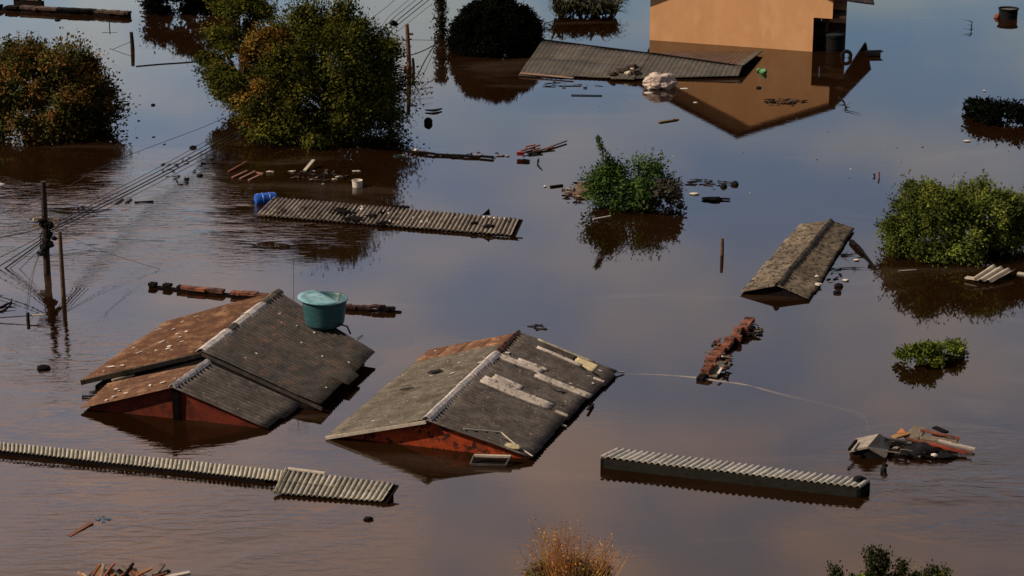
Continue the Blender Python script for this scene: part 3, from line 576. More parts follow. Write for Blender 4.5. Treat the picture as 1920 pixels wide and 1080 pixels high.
# drum top right
def drum():
    c = P(1890, 33); t = thing('oil_drum', c, 'black open topped drum floating in the top right corner', 'drum')
    r = .60; h = A(1890, 33, 15).z
    m = MB(); m.lathe(c, [(r*.86, -.5), (r*.88, -.05), (r*.88, h*.35), (r*.92, h*.4), (r*.88, h*.45), (r*.90, h*.8), (r, h*.92), (r, h), (r*.88, h), (r*.84, h*.8), (r*.8, h*.80), (.02, h*.80)], 36, cap=False); m.build('body', pm('black drum', (.010, .012, .014), (.007, .008, .009), 4, .7, spec=.1), t, smooth=False)
    m = MB(); m.lathe(c+Vector((0, 0, 0)), [(r*.83, h*.84), (.02, h*.84)], 36, cap=False); m.build('rain_water', pm('rain film', (.2, .2, .2), (.16, .16, .16), 3, .08, spec=.8), t)
    m = MB(); m.lump(c+Vector((-.62, -.1, .03)), (.2, .15, .2), amp=.4, seed=3); tag(m.build('floating_rag', WOODR), 'small rust brown bundle floating against the left of the corner drum', 'bundle')
drum()

# ---------------------------------------------------------------- trees
def crown_mesh(c, rad, n, leaf, seed, nclump=60, clumpr=.28, zmin=.02, shell=.55, flat=.0, sprigs=0, splen=.6):
    rd = random.Random(seed); m = MB(); c = Vector(c); cl = []
    while len(cl) < nclump:
        d = Vector((rd.gauss(0, 1), rd.gauss(0, 1), rd.gauss(0, 1))).normalized(); k = rd.uniform(shell, 1.0)**.7
        if d.z < -.25 and flat: continue
        k *= 1 + .22*noise.noise(d*1.7 + Vector((seed, 0, 0)))
        p = Vector((d.x*rad[0]*k, d.y*rad[1]*k, d.z*rad[2]*k))
        if c.z + p.z < .12: continue
        cl.append((p, rd.uniform(.6, 1.25), rd.uniform(.10, .90), d))
    av = (rad[0]+rad[1]+rad[2])/3; V = m.v; F = m.f; T = m.t
    for i in range(n):
        p, s, tt, d = cl[rd.randrange(nclump)]
        g = Vector((rd.gauss(0, 1), rd.gauss(0, 1), rd.gauss(0, .8)))*(clumpr*av*s*.5)
        q = c + p + g
        if q.z < zmin: continue
        ln = leaf*rd.uniform(.6, 1.4); ax = (Vector((rd.gauss(0, 1), rd.gauss(0, 1), rd.gauss(0, .7))) + d*.8).normalized()
        gg = g.normalized() if g.length > 1e-6 else d; nn = (Vector((rd.gauss(0, .38), rd.gauss(0, .38), .55+rd.gauss(0, .3))) + gg*.9 + d*.45).normalized(); sd = ax.cross(nn)
        if sd.length < .1: continue
        sd = sd.normalized()*ln*.28; e = ax*ln; b = len(V)
        V.append(q); V.append(q+e*.5+sd); V.append(q+e); V.append(q+e*.5-sd)
        F.append((b, b+1, b+2, b+3)); T.append(min(.98, max(.02, tt+rd.uniform(-.10, .10))))
    for i in range(sprigs):                     # loose leafy twigs sticking out of the crown
        p, s, tt, d = cl[rd.randrange(nclump)]; o = (d + Vector((rd.gauss(0, .3), rd.gauss(0, .3), rd.gauss(.25, .3)))).normalized(); ln = splen*rd.uniform(.5, 1.3); st = c+p
        for j in range(26):
            f = rd.random(); q = st + o*ln*f*(1.0) + Vector((rd.gauss(0, 1), rd.gauss(0, 1), rd.gauss(0, 1)))*.07*(1.3-f)
            if q.z < zmin: continue
            ax = (o + Vector((rd.gauss(0, 1), rd.gauss(0, 1), rd.gauss(0, 1)))*.8).normalized()*leaf*rd.uniform(.7, 1.3); sd = ax.cross(Vector((rd.gauss(0, .4), rd.gauss(0, .4), 1)))
            if sd.length < .001: continue
            sd = sd.normalized()*leaf*.28; b = len(V); V.append(q); V.append(q+ax*.5+sd); V.append(q+ax); V.append(q+ax*.5-sd); F.append((b, b+1, b+2, b+3)); T.append(tt)
    return m
def tree(name, base, label, cat, c, rad, n, leaf, mat, seed, trunk=.14, group=None, limbs=6, **k):
    t = thing(name, base, label, cat, group)
    crown_mesh(c, rad, n, leaf, seed, **k).build('crown', mat, t)
    rd = random.Random(seed+99); m = MB(); c = Vector(c); b = Vector(base); top = c + Vector((0, 0, rad[2]*.5))
    m.tube([b+Vector((0, 0, -.5)), b+(top-b)*.35+Vector((.1, 0, 0)), b+(top-b)*.7, top], trunk, 8, r2=trunk*.25)
    for i in range(limbs):
        a = rd.uniform(0, 6.28); s = b + (top-b)*rd.uniform(.15, .7); e = c + Vector((math.cos(a)*rad[0]*.8, math.sin(a)*rad[1]*.8, rd.uniform(-.1, .7)*rad[2])); e.z = max(e.z, .2)
        m.tube([s, s+(e-s)*.5+Vector((0, 0, .15)), e], trunk*.45, 6, r2=trunk*.08)
    m.build('trunk', BARK, t); return t
G_TR = None
def up(p, z): return Vector((p.x, p.y, z))
b = P(612, 250); tree('leafy_tree', b, 'biggest dark green tree with sunlit top, standing in water behind the ribbed shed roof', 'tree', up(b, 2.15), (3.7, 3.3, 3.75), 110000, .14, LF_BIG, 11, trunk=.3, nclump=150, clumpr=.21, sprigs=70, splen=.6, limbs=10, shell=.5)
b = P(455, 215); tree('leafy_tree', b, 'green tree rising behind the rust coloured one at the left of the biggest tree', 'tree', up(b, 3.0), (1.9, 2.0, 2.9), 36000, .14, LF_BIG, 12, trunk=.2, nclump=60, clumpr=.25, sprigs=30)
b = P(505, 262); tree('rust_leaved_tree', b, 'slim rust coloured tree in front of the left side of the biggest tree', 'tree', up(b, 2.7), (1.35, 1.0, 2.5), 24000, .13, LF_RUST, 13, trunk=.12, nclump=45, clumpr=.3)
b = P(72, 240); tree('leafy_tree', b, 'broad tree with reddish autumn leaves half under water at the left edge', 'tree', up(b, .95), (3.75, 3.3, 2.95), 70000, .15, LF_LEFT, 14, trunk=.22, nclump=120, clumpr=.22, shell=.5, sprigs=60, splen=.6)
b = P(927, 93); tree('domed_shrub', b, 'very dark smooth domed shrub left of the broken grey roof', 'shrub', up(b, .4), (2.35, 2.2, 2.35), 110000, .13, LF_DK, 15, nclump=520, clumpr=.13, shell=.74)
b = P(350, 18); tree('leafy_tree', b, 'dark tree cut by the top edge between the long wall top and the biggest tree', 'tree', up(b, .95), (2.7, 2.2, 1.7), 16000, .2, LF_DK, 16, nclump=70, clumpr=.25)
b = P(1182, 388); T5 = tree('leafy_bush', b, 'bright green bush with a tall shoot on its left, alone in mid water', 'bush', up(b, .75), (1.5, 1.2, 1.2), 15000, .12, LF_MID, 17, trunk=.06, nclump=44, clumpr=.36, shell=.4, sprigs=60, splen=.75)
m2 = crown_mesh(up(P(1245, 395), .55), (.75, .6, .65), 2000, .15, 18, nclump=24, clumpr=.4); m2.build('crown', pm('dusty leaves', (.07, .05, .045), (.03, .03, .022), 2, .7), T5)
m2 = MB(); rd = random.Random(4)
for k in range(420):
    f = rd.random(); q = up(P(1150, 390), 1.2)*(1-f) + A(1120, 380, 256)*f; q += Vector((rd.gauss(0, 1), rd.gauss(0, 1), rd.gauss(0, 1)))*(.14*(1.15-f)); a = Vector((rd.gauss(0, 1), rd.gauss(0, 1), rd.gauss(0, 1))).normalized(); s = a.cross(Vector((.2, .1, 1))).normalized()*.04; a *= .14
    m2.quad(q, q+a*.5+s, q+a, q+a*.5-s, rd.uniform(.2, .8))
m2.build('shoot', LF_MID, T5)
b = P(1800, 468); tree('leafy_tree', b, 'rounded olive green tree standing in water at the right edge', 'tree', up(b, .8), (2.75, 2.1, 1.7), 60000, .12, LF_OLIVE, 19, trunk=.12, nclump=110, clumpr=.22, shell=.5, sprigs=110, splen=.7)
b = P(1725, 682); t = tree('leafy_bush', b, 'small lime tipped bush barely above water at the right, left clump of it larger', 'bush', up(b, .14), (.72, .5, .46), 3600, .11, LF_LIME, 20, trunk=.03, nclump=34, clumpr=.34)
crown_mesh(up(P(1776, 669), .14), (.5, .4, .36), 2000, .10, 21, nclump=20, clumpr=.4).build('crown', LF_LIME, t)
b = P(1885, 228); t = tree('leafy_bush', b, 'dark ragged bush trailing in the water at the right edge, upper part of view', 'bush', up(b, .2), (1.5, 1.0, .55), 4200, .17, LF_DK, 22, trunk=.05, nclump=34, clumpr=.4)
crown_mesh(up(P(1840, 212), .2), (.8, .6, .45), 1500, .17, 23, nclump=16, clumpr=.4).build('crown', LF_DK, t)
# strappy palm clump at the top
def palm():
    b = P(1098, 30); t = thing('palm_clump', b, 'clump of arching strap leaved palms cut by the top edge left of the peach house', 'palm'); rd = random.Random(6)
    m = MB()
    for k in range(700):
        a = rd.uniform(0, 6.28); c = b + Vector((rd.uniform(-1.8, 1.8), rd.uniform(-.8, .8), rd.uniform(.02, .8))); r = rd.uniform(.5, 1.2); h = rd.uniform(.3, .9); prev = None
        for i in range(6):
            f = i/5; p = c + Vector((math.cos(a)*r*f, math.sin(a)*r*f, h*4*f*(1-f*.8)*.5)); w = Vector((-math.sin(a), math.cos(a), .2))*.07*(1-f*.8)
            if p.z < .02: p.z = .02
            if prev: m.quad(prev[0], prev[1], p+w, p-w, rd.uniform(.2, .8))
            prev = (p-w, p+w)
    m.build('frond', pm('palm leaf', (.05, .055, .022), (.02, .026, .012), 2, .6, (.10, .06, .03), .6, 3, trans=.15), t)
    for x in (-1.4, -.3, .7, 1.5):
        m = MB(); m.tube([b+Vector((x, 0, -.5)), b+Vector((x, 0, .3))], .12, 8); m.build('trunk', BARK, t)
palm()
# dry reeds and stalky plant at the bottom
def reeds():
    b = P(1068, 1098); t = thing('dry_bush', b, 'dry straw coloured bush with a few green leaves at the bottom edge', 'bush'); rd = random.Random(8); m = MB()
    for k in range(320):
        g = rd.choice(((-.35, 1.55), (-.35, 1.45), (-.1, 1.0), (.75, 1.0), (.7, .8), (-.8, .6))); x = rd.gauss(g[0], .28); q = b+Vector((x*.5+rd.gauss(0, .15), rd.gauss(0, .25), 0)); h = max(.2, rd.gauss(g[1], .18)); e = q+Vector((x*.5+rd.gauss(0, .12), rd.gauss(0, .15), h))
        md = q+(e-q)*.55+Vector((rd.gauss(0, .05), 0, 0)); m.tube([q, md, e], .007, 3, rd.uniform(.2, .8), r2=.002)
        for j in range(4):
            f = rd.uniform(.5, 1); p = q+(e-q)*f; a = Vector((rd.gauss(0, 1), rd.gauss(0, 1), rd.gauss(0, 1)+.5)).normalized()*.055; s = a.cross(Vector((0, 1, .3))).normalized()*.014; m.quad(p, p+a*.5+s, p+a, p+a*.5-s, rd.uniform(.2, .9))
    o = m.build('stalks', LF_DRY, t)
    m = crown_mesh(b+Vector((-.25, 0, .35)), (.95, .4, .32), 900, .09, 31, nclump=22, clumpr=.4); m.build('leaves', pm('yellow green leaves', (.22, .20, .03), (.10, .11, .02), 4, .6, trans=.2), t)
    m = crown_mesh(b+Vector((0.0, .15, .25)), (1.0, .4, .3), 900, .09, 32, nclump=22, clumpr=.4); m.build('leaves', pm('dark twig leaves', (.05, .03, .02), (.03, .02, .015), 4, .6), t)
reeds()
def stalk_plant():
    b = P(1665, 1112); t = thing('stalky_shrub', b, 'shrub of upright leafy stalks with lime lower leaves at the bottom right edge', 'shrub'); rd = random.Random(9)
    for (px, wy, iy, r) in ((1634, 1105, 1030, .20), (1655, 1105, 1034, .20), (1692, 1108, 1053, .17), (1561, 1106, 1062, .17), (1750, 1106, 1066, .20), (1774, 1106, 1068, .18), (1722, 1112, 1078, .15)):
        a = P(px+ (1665-px)*.2, wy); e = A(px, wy, iy); m = MB(); n = int(900*(e-a).length)
        for k in range(n):
            f = rd.random(); q = a+(e-a)*f + Vector((rd.gauss(0, 1), rd.gauss(0, 1), rd.gauss(0, .6)))*r*.5; ax = Vector((rd.gauss(0, 1), rd.gauss(0, 1), rd.gauss(.5, .8))).normalized(); s = ax.cross(Vector((0.1, .1, 1))).normalized()*.025; ax *= .09
            m.quad(q, q+ax*.5+s, q+ax, q+ax*.5-s, rd.uniform(.1, .7))
        m.build('stalk', LF_STALK, t)
    crown_mesh(b+Vector((.2, 0, .12)), (1.6, .5, .22), 3200, .10, 33, nclump=40, clumpr=.25).build('leaves', LF_LIME, t)
stalk_plant()

# ---------------------------------------------------------------- poles and wires
def pole(name, label, cat, base, top, r, mat, group=None):
    t = thing(name, base, label, cat, group); m = MB(); m.tube([base+Vector((0, 0, -.6)), base+(top-base)*.5, top], r, 10, r2=r*.75); m.build('pole', mat, t); return t
b, tp = P(88, 512), A(81, 512, 340)
t = pole('utility_pole', 'dark utility pole laden with tangled cables at the left', 'utility pole', b, tp, .13, pm('sooty concrete', (.05, .033, .024), (.03, .02, .016), 5), None)
at = lambda z: b + (tp-b)*(z/tp.z)
for z, w in ((2.0, 1.1), (1.75, .9)):
    m = MB(); m.beam(at(z)+Vector((-w*.5, .1, 0)), at(z)+Vector((w*.5, -.1, .02)), .09, .09); m.build('crossarm', WOOD, t)
m = MB(); rd = random.Random(3)
for i in range(26):
    z = rd.uniform(.7, 2.0); m.lump(at(z)+Vector((rd.gauss(0, .10), -.08, 0)), (rd.uniform(.05, .15), .1, rd.uniform(.06, .16)), seed=i, sub=2, amp=.4)
m.build('junction_box', BLACKP, t)
m = MB()
for i in range(12):
    a0 = at(rd.uniform(1.2, 2.1)); a1 = at(rd.uniform(.5, 1.8)); md = (a0+a1)/2+Vector((rd.choice((-1, 1))*rd.uniform(.2, .42), -.1, -.1)); pts = [(a0*(1-f)+md*f)*(1-f)+(md*(1-f)+a1*f)*f for f in [k/8 for k in range(9)]]; m.tube(pts, .013, 4)
m.build('cable_loop', WIRE, t)
for k in range(4):
    m = MB(); m.lathe(at(1.85)+Vector((-.4+.27*k, .05-.03*k, .06)), [(.03, 0), (.05, .03), (.03, .06), (.05, .09), (.02, .13)], 8); m.build('insulator', WHITEP, t)
# lamp arm to the left
def lamp():
    e = A(-6, 512, 348); s = at(tp.z*.93); t2 = thing('street_lamp', e, 'white street lamp head on a bowed arm at the left edge above the cables', 'street lamp')
    pts = [s*(1-f)+e*f+Vector((0, 0, -.12*math.sin(f*3.14))) for f in [k/8 for k in range(9)]]
    m = MB(); m.tube(pts, .02, 8); m.build('arm', CEM, t2)
    m = MB(); m.lump(e+Vector((.10, 0, .02)), (.20, .12, .07), amp=.05); m.build('lamp_head', WHITEP, t2)
lamp()
b2, tp2 = P(119, 556), A(112, 556, 434); pole('utility_pole', 'thinner brown pole right of the cable laden pole at the left', 'utility pole', b2, tp2, .085, POLEM)
b3, tp3 = P(768, 131), A(763, 131, 45)
t = pole('utility_pole', 'brown pole with short side bracket right of the biggest tree', 'utility pole', b3, tp3, .13, pm('brown pole', (.22, .12, .07), (.10, .06, .04), 4))
m = MB(); m.beam(A(763, 131, 64), A(775, 131, 64), .14, .10); m.build('bracket', WOOD, t)
m = MB(); m.beam(A(756, 131, 76), A(772, 131, 73), .06, .06); m.beam(A(757, 131, 128), A(772, 131, 128), .10, .2); m.build('clamp', WOODR, t)
pole('wooden_post', 'short dark post just right of the bracketed brown pole', 'post', P(776, 133), A(774, 133, 109), .09, POLED)
pole('wooden_post', 'lone thin dark post in open water left of the mottled gabled roof', 'post', P(1354, 479), A(1354.5, 479, 447), .075, POLEM)
t = pole('wooden_post', 'dark post leaning slightly at the top left, left of the biggest tree', 'post', P(249, 92), A(246, 92, 60), .12, POLED)
m = MB(); m.tube([A(246, 92, 78), P(210, 93)], .015, 4); m.tube([P(210, 93), P(232, 101)], .015, 4); m.build('stay_wire', WIRE, t)
# ivy pole
b4, tp4 = P(827, 72), A(826, 72, -12); t = pole('ivy_covered_pole', 'pole wrapped in ivy just left of the domed dark shrub', 'utility pole', b4, tp4, .14, POLEM)
m = MB()
for k in range(1500):
    f = rd.random(); q = b4+(tp4-b4)*f+Vector((rd.gauss(0, .17), rd.gauss(0, .17), 0)); ax = Vector((rd.gauss(0, 1), rd.gauss(0, 1), rd.gauss(0, 1))).normalized(); s = ax.cross(Vector((0, .2, 1))).normalized()*.06; ax *= .18
    m.quad(q, q+ax*.5+s, q+ax, q+ax*.5-s, rd.uniform(.1, .9))
m.build('ivy', pm('ivy', (.035, .045, .018), (.014, .02, .01), 3, .7, (.12, .07, .04), .62, 3), t)
def spline(pts, n=8):
    out = []
    P_ = [pts[0]]+pts+[pts[-1]]
    for i in range(1, len(P_)-2):
        for k in range(n):
            f = k/n; a, b_, c, d = P_[i-1:i+3]
            out.append(.5*((2*b_)+(c-a)*f+(2*a-5*b_+4*c-d)*f*f+(3*b_-a-3*c+d)*f**3))
    out.append(P_[-2]); return out
def cable(label, pts, r, mat=WIRE, group='cables running to the cable laden pole', name='overhead_cable'):
    m = MB(); m.tube(spline(pts), r, 5); return tag(m.build(name, mat, smooth=True), label, 'cable', group)
GL = 'black overhead cable between the cable laden pole and the top edge beyond the biggest tree'
for i, (dy, dz, rr) in enumerate(((0, 0, .026), (-7, 0, .017), (6, 0, .024), (14, -6, .013), (-14, 4, .012))):
    cable(GL, [A(92, 512, 430+dy*.6), A(150, 468, 402+dy), A(265, 380, 345+dy), A(400, 292, 272+dy*1.1), A(560, 215, 176+dy), A(700, 140, 84+dy*1.5), A(735, 115, 47+dy*1.5), A(810, 80, -14+dy*1.5)], rr)
cable('thin cable highest above the street, from the left edge to the biggest tree', [A(-60, 500, 420), A(90, 512, 368), A(220, 430, 300), A(410, 330, 226), A(560, 250, 150)], .011, group=None)
cable('thin cable crossing the upper sky water left of the ivy covered pole', [A(560, 200, 130), A(705, 120, 28), A(745, 100, -5)], .014, group=None)
for i, (a, c, rr) in enumerate(((445, 424, .02), (438, 418, .012), (500, 440, .022), (512, 444, .03), (520, 448, .014), (545, 452, .012), (483, 436, .014))):
    cable('black overhead cable running left from the cable laden pole out of view', [A(90, 512, c), A(40, 505, (a+c)/2+3), A(-50, 500, a+(a-c)*.5)], rr, group='cables leaving the pole to the left')
for i, (y0, y1) in enumerate(((352, 405), (372, 412))):
    cable('pale reddish cable hanging between the lamp arm and the cable laden pole', [A(-5, 505, y0), A(40, 508, (y0+y1)/2), A(82, 512, y1)], .011, WIREP, group='pale cables beside the lamp')
for i, (x, y, w) in enumerate(((310, 452, 470), (300, 505, 506))):
    cable('thin slack cable dropping right from the cable laden pole to the water', [A(95, 512, 428), A((95+x)/2, (512+w)/2, (428+y)/2+6), A(x, w, y)], .007, group='slack cables over the ripples')
cable('two strand stay wire falling from the cable laden pole to the small aerial', [A(88, 512, 450), A(66, 556, 500), A(53, 600, 578)], .010, group=None)
cable('looser stay wire beside the first falling to the small aerial', [A(84, 512, 448), A(58, 556, 520), A(50, 600, 585)], .008, group=None)
cable('thin cable from the bracketed brown pole to the ivy covered pole', [A(700, 131, 80), A(764, 131, 75), A(826, 72, 76)], .014, group=None)
cable('tangled cable sagging between bracketed pole and ivy covered pole', [A(700, 131, 112), A(766, 131, 104), A(800, 100, 92), A(826, 72, 78)], .03, group=None)
cable('low cable trailing from the ivy covered pole into the water', [A(768, 131, 128), A(800, 110, 120), A(822, 74, 98)], .022, group=None)
cable('drooping cable end curving into the water below the ivy covered pole', [P(772, 195), P(790, 165), P(812, 150), P(824, 147)], .02, group=None)
cable('thin dark cable lying on the water right of the leaning top left post', [P(255, 124, .02), P(300, 120, .02), P(345, 117, .02), P(392, 113, .02)], .025, group=None)
m = MB(); m.lump(A(738, 115, 44), (.22, .15, .15), amp=.5, seed=3, sub=2); tag(m.build('cable_junction', BLACKP), 'black junction box hanging on the cables near the bracketed brown pole', 'junction box')
# aerials standing in the water
def aerial(label, px, wy, iy, bars, mat=WIRE, r=.02):
    bb, tt = P(px, wy), A(px, wy, iy); t = thing('roof_aerial', bb, label, 'aerial'); m = MB(); m.tube([bb+Vector((0, 0, -.3)), tt], r, 6); m.build('mast', mat, t)
    for (x0, y0, x1, y1, rr, mt) in bars:
        m = MB(); m.tube([A(x0, wy, y0), A(x1, wy, y1)], rr, 5); m.build('crossbar', mt, t)
    return t
aerial('small aerial with a long crossbar standing in water at the left below the poles', 52, 601, 586, ((-5, 596, 52, 592, .02, WIRE), (52, 592, 84, 589, .028, PALEW)), r=.06)
aerial('thin T shaped aerial in the top left water near the long wall top', 205, 51, 38, ((190, 41, 218, 41, .015, WIRE),), r=.03)
aerial('tiny pair of aerial stubs in open water right of centre', 1640, 331, 325, ((1637, 326, 1640, 330, .02, WIRE),), r=.03)
m = MB(); m.tube([P(1649, 338, -.1), A(1648, 333, 322)], .035, 6); tag(m.build('thin_stick', WOODR), 'short reddish stick standing beside the tiny aerial stubs', 'stick')

# ---------------------------------------------------------------- floating things
def plank(name, label, p, q, w, h, mat, cat='plank', z0=.03, z1=.03, group=None, t=.5):
    m = MB(); m.beam(P(*p, z0), P(*q, z1), w, h, t); return tag(m.build(name, mat), label, cat, group)
def blob(name, label, px, py, rad, mat, cat, seed=1, amp=.3, z=.03, rot=0, group=None):
    m = MB(); m.lump(P(px, py, z), rad, amp=amp, seed=seed, M=Matrix.Rotation(rot, 4, 'Z')); return tag(m.build(name, mat, smooth=True), label, cat, group)
def barrel():
    c = P(498, 374, .10); t = thing('plastic_barrel', c, 'bright blue plastic barrel lying at the left end of the ribbed shed roof', 'barrel')
    M = Matrix.Rotation(R(20), 4, 'Z') @ Matrix.Rotation(R(90), 4, 'Y') ; r = .27
    m = MB(); m.lathe(c, [(r*.6, -.44), (r*.9, -.42), (r, -.34), (r, -.16), (r*1.06, -.14), (r*1.06, -.1), (r, -.08), (r, .12), (r*1.06, .14), (r*1.06, .18), (r, .2), (r, .36), (r*.9, .42), (r*.6, .44)], 24, M=M); m.build('body', BLUEP, t, smooth=False)
    m = MB(); m.lathe(c, [(.05, -.50), (.05, -.43)], 10, M=Matrix.Translation(M.to_3x3() @ Vector((.1, .08, 0))) @ M); m.build('bung', BLACKP, t)
barrel()
def bucket():
    c = P(670, 350, 0); t = thing('white_bucket', c, 'white round bucket floating upright above the ribbed shed roof', 'bucket'); m = MB()
    m.lathe(c, [(.19, -.06), (.20, .0), (.21, .24), (.225, .25), (.225, .28), (.20, .28), (.19, .1), (.01, .08)], 24, cap=False); m.build('body', WHITEP, t, smooth=False)
    m = MB(); torus(m, c+Vector((0, 0, .27)), .22, .012); m.build('rim', PALEW, t)
bucket()
plank('white_board', 'white board sticking up at a slant from the debris under the biggest tree', (571, 320), (588, 300), .14, .05, PALEW, 'board', .05, .28)
for i, (p, q) in enumerate((((435, 333), (463, 320)), ((450, 335), (478, 321)), ((466, 338), (493, 325)))):
    plank('fence_slat', ('left', 'middle', 'right')[i] + ' one of three parallel pale red slats afloat above the blue barrel', p, q, .09, .04, pm('pinkish slat', (.32, .16, .13), (.2, .1, .08)), 'slat', group='slats above the blue barrel', z1=.08)
plank('fence_slat', 'thin dark red slat afloat behind the three pale red slats', (428, 322), (462, 303), .07, .04, WOODR, 'slat', z1=.1)
plank('fence_slat', 'pale short slat crossing the ends of the three red slats', (478, 323), (494, 326), .10, .05, pm('pinkish slat', (.3, .2, .2)), 'slat')
for i, (x, y, s) in enumerate(((509, 322, .11), (548, 321, .08), (588, 321, .07), (606, 345, .04), (636, 331, .09), (627, 336, .08), (669, 321, .10))):
    blob('foam_scrap', 'pale scrap ' + ('nearest the red slats', 'second from the red slats', 'beside the white board foot', 'smallest, low in the dark water', 'right upper one of a pair left of the bucket', 'left lower one of a pair left of the bucket', 'just above the white bucket')[i] + ' under the biggest tree', x, y, (s*1.5, s*.8, s*.3), PALEW, 'scrap', seed=i, amp=.8)
def debris_field(label, cx, cy, rx, ry, n, mats, seed, size=(.08, .4), name='floating_debris', h=.05, leafy=0, rot=None):
    """uncountable small soaked pieces"""
    rd = random.Random(seed); ms = [MB() for _ in mats]
    for i in range(n):
        a = rd.uniform(0, 6.28); r = rd.random()**.6; x = cx+rx*r*math.cos(a); y = cy+ry*r*math.sin(a); m = ms[rd.randrange(len(mats))]
        l = rd.uniform(*size); th = rd.gauss(rot, .35) if rot is not None else rd.uniform(0, 3.14); c = P(x, y, rd.uniform(.0, h)); d = Vector((math.cos(th), math.sin(th), rd.uniform(-.12, .12)))*l/2
        if rd.random() < .6: m.beam(c-d, c+d, rd.uniform(.02, .07), rd.uniform(.015, .04), rd.uniform(.2, .8))
        else: m.lump(c, (l*.3, l*.2, l*.1), seed=i, sub=1, amp=.5, t=rd.uniform(.2, .8))
    root = None
    ms = [(m, k) for m, k in zip(ms, mats) if m.v]
    o = ms[0][0].build(name, ms[0][1]); tag(o, label, 'debris', kind='stuff')
    for m, k in ms[1:]:
        c = m.build('debris_piece', k, o); c['kind'] = 'stuff'
    return o
debris_field('dark twigs and scraps floating under the biggest tree by the white board', 602, 328, 55, 10, 45, [BLACKW, MUD, WOOD], 1, (.1, .5))
debris_field('pale and red brown rubbish raft at the left foot of the lone bush', 1090, 357, 34, 16, 90, [MUD, WOODR, pm('pale litter', (.4, .32, .26)), BLACKW], 2, (.1, .5), h=.15)
m = MB(); m.lump(P(1092, 362, .02), (.55, .7, .16), amp=.5, seed=4); m.lump(P(1110, 352, .05), (.6, .5, .22), amp=.5, seed=6); tag(m.build('debris_mound', pm('brown litter', (.15, .09, .06), (.06, .04, .03), 6, .9, (.35, .28, .22), .6, 12)), 'brown heap of matted litter at the left foot of the lone bush', 'debris heap')
debris_field('line of dark twigs trailing right from the lone bush', 1325, 342, 50, 6, 40, [BLACKW, MUD, CYANP], 3, (.1, .45), rot=.0)
debris_field('scattered scraps around the mottled gabled roof edge', 1565, 500, 14, 45, 14, [BLACKW, CYANP], 4, (.08, .4))
debris_field('dark soaked scraps floating in front of the peach house reflection', 1470, 190, 40, 7, 34, [BLACKW, MUD], 5, (.12, .5))
debris_field('dark twigs snagged along the thin wall top right of the biggest tree', 870, 291, 120, 6, 24, [BLACKW, WOODR, pm('pale litter', (.4, .32, .26))], 6, (.1, .4))
debris_field('scraps floating under the front edge of the broken grey roof', 1075, 158, 60, 8, 16, [BLACKW, CYANP], 7, (.1, .6), rot=0)
debris_field('dark rubbish caught on the sagging cables over the ripples', 340, 318, 46, 28, 22, [BLACKW, MUD], 8, (.15, .5))
debris_field('twigs and scraps right of the rust red wall top', 1408, 618, 24, 10, 60, [BLACKW, MUD, CEMM], 9, (.1, .45), h=.15)
debris_field('red brown broken tiles and laths along the rust red wall top', 1352, 665, 22, 30, 80, [BLACKW, TERR2, WOODR, CEMM], 10, (.1, .4), h=.22, rot=1.2)
debris_field('dark wet laths and rags between the concrete block and the red boards', 1715, 840, 55, 16, 110, [BLACKW, BLACKP, WOOD, MUD], 11, (.12, .7), h=.16, rot=-.2)
debris_field('small dark scribble of twigs in open water beyond the grey patched roof', 1011, 613, 18, 5, 22, [MUD, BLACKW], 12, (.08, .35), h=.01, rot=0)
debris_field('bluish scraps by the orange plank in the bottom left water', 195, 973, 18, 5, 8, [CYANP], 13, (.08, .3), h=.005)
debris_field('few dark specks drifting in the upper left water', 270, 240, 60, 60, 5, [MUD], 14, (.1, .25), h=.02)
debris_field('few specks of litter drifting in the open water at upper right', 1650, 270, 180, 120, 11, [CYANP, WHITEP], 15, (.05, .18), h=.02)
debris_field('few specks of litter drifting in the open middle water', 1250, 300, 260, 120, 12, [CYANP, WHITEP, MUD], 16, (.05, .18), h=.02)
# red-white wreckage at the end of the wall
m = MB(); c = P(976, 291, .1); m.prism([c+Vector((-.16, -.1, 0)), c+Vector((.16, -.1, 0)), c+Vector((.14, .1, 0)), c+Vector((-.14, .1, 0))], (0, 0, .14)); m.beam(c+Vector((-.17, -.1, .15)), c+Vector((.17, -.1, .15)), .04, .04); tag(m.build('red_crate', REDP), 'small red crate at the right end of the thin wall top', 'crate')
for i, (p, q, mt, nm) in enumerate((((975, 284), (1012, 272), WOODR, 'red brown'), ((985, 275), (1003, 271), pm('pinkish slat', (.3, .2, .2)), 'pale short'), ((990, 288), (1016, 283), BLACKW, 'thick black'), ((1008, 284), (1062, 264), pm('blue grey wood', (.12, .13, .14), (.07, .08, .09)), 'long blue grey'), ((1000, 283), (1040, 276), WOODR, 'thin rust'))):
    plank('broken_plank', nm+' plank in the small wreck near the red crate', p, q, .09 if i != 2 else .22, .05, mt, z1=.08, z0=.05)
m = MB(); m.tube(spline([P(1010, 298, .04), P(1008, 306, .05), P(1013, 314, .03), P(1018, 320, .0)]), .035, 6, r2=.01); tag(m.build('floating_branch', BLACKW), 'curved black twig floating below the red crate', 'branch')
blob('plastic_bag', 'white bag snagged on the thin wall top near the biggest tree', 780, 283, (.16, .12, .10), WHITEP, 'bag', 3); blob('soaked_rag', 'dark red rag beside the white bag on the thin wall top', 793, 286, (.28, .1, .06), pm('dull red cloth', (.2, .05, .05), (.1, .03, .03)), 'rag', 4)
m = MB(); torus(m, P(746, 293, .0), .16, .05); tag(m.build('floating_hoop', pm('teal black', (.01, .03, .03))), 'small dark hoop floating below the thin wall top by the biggest tree', 'hoop')
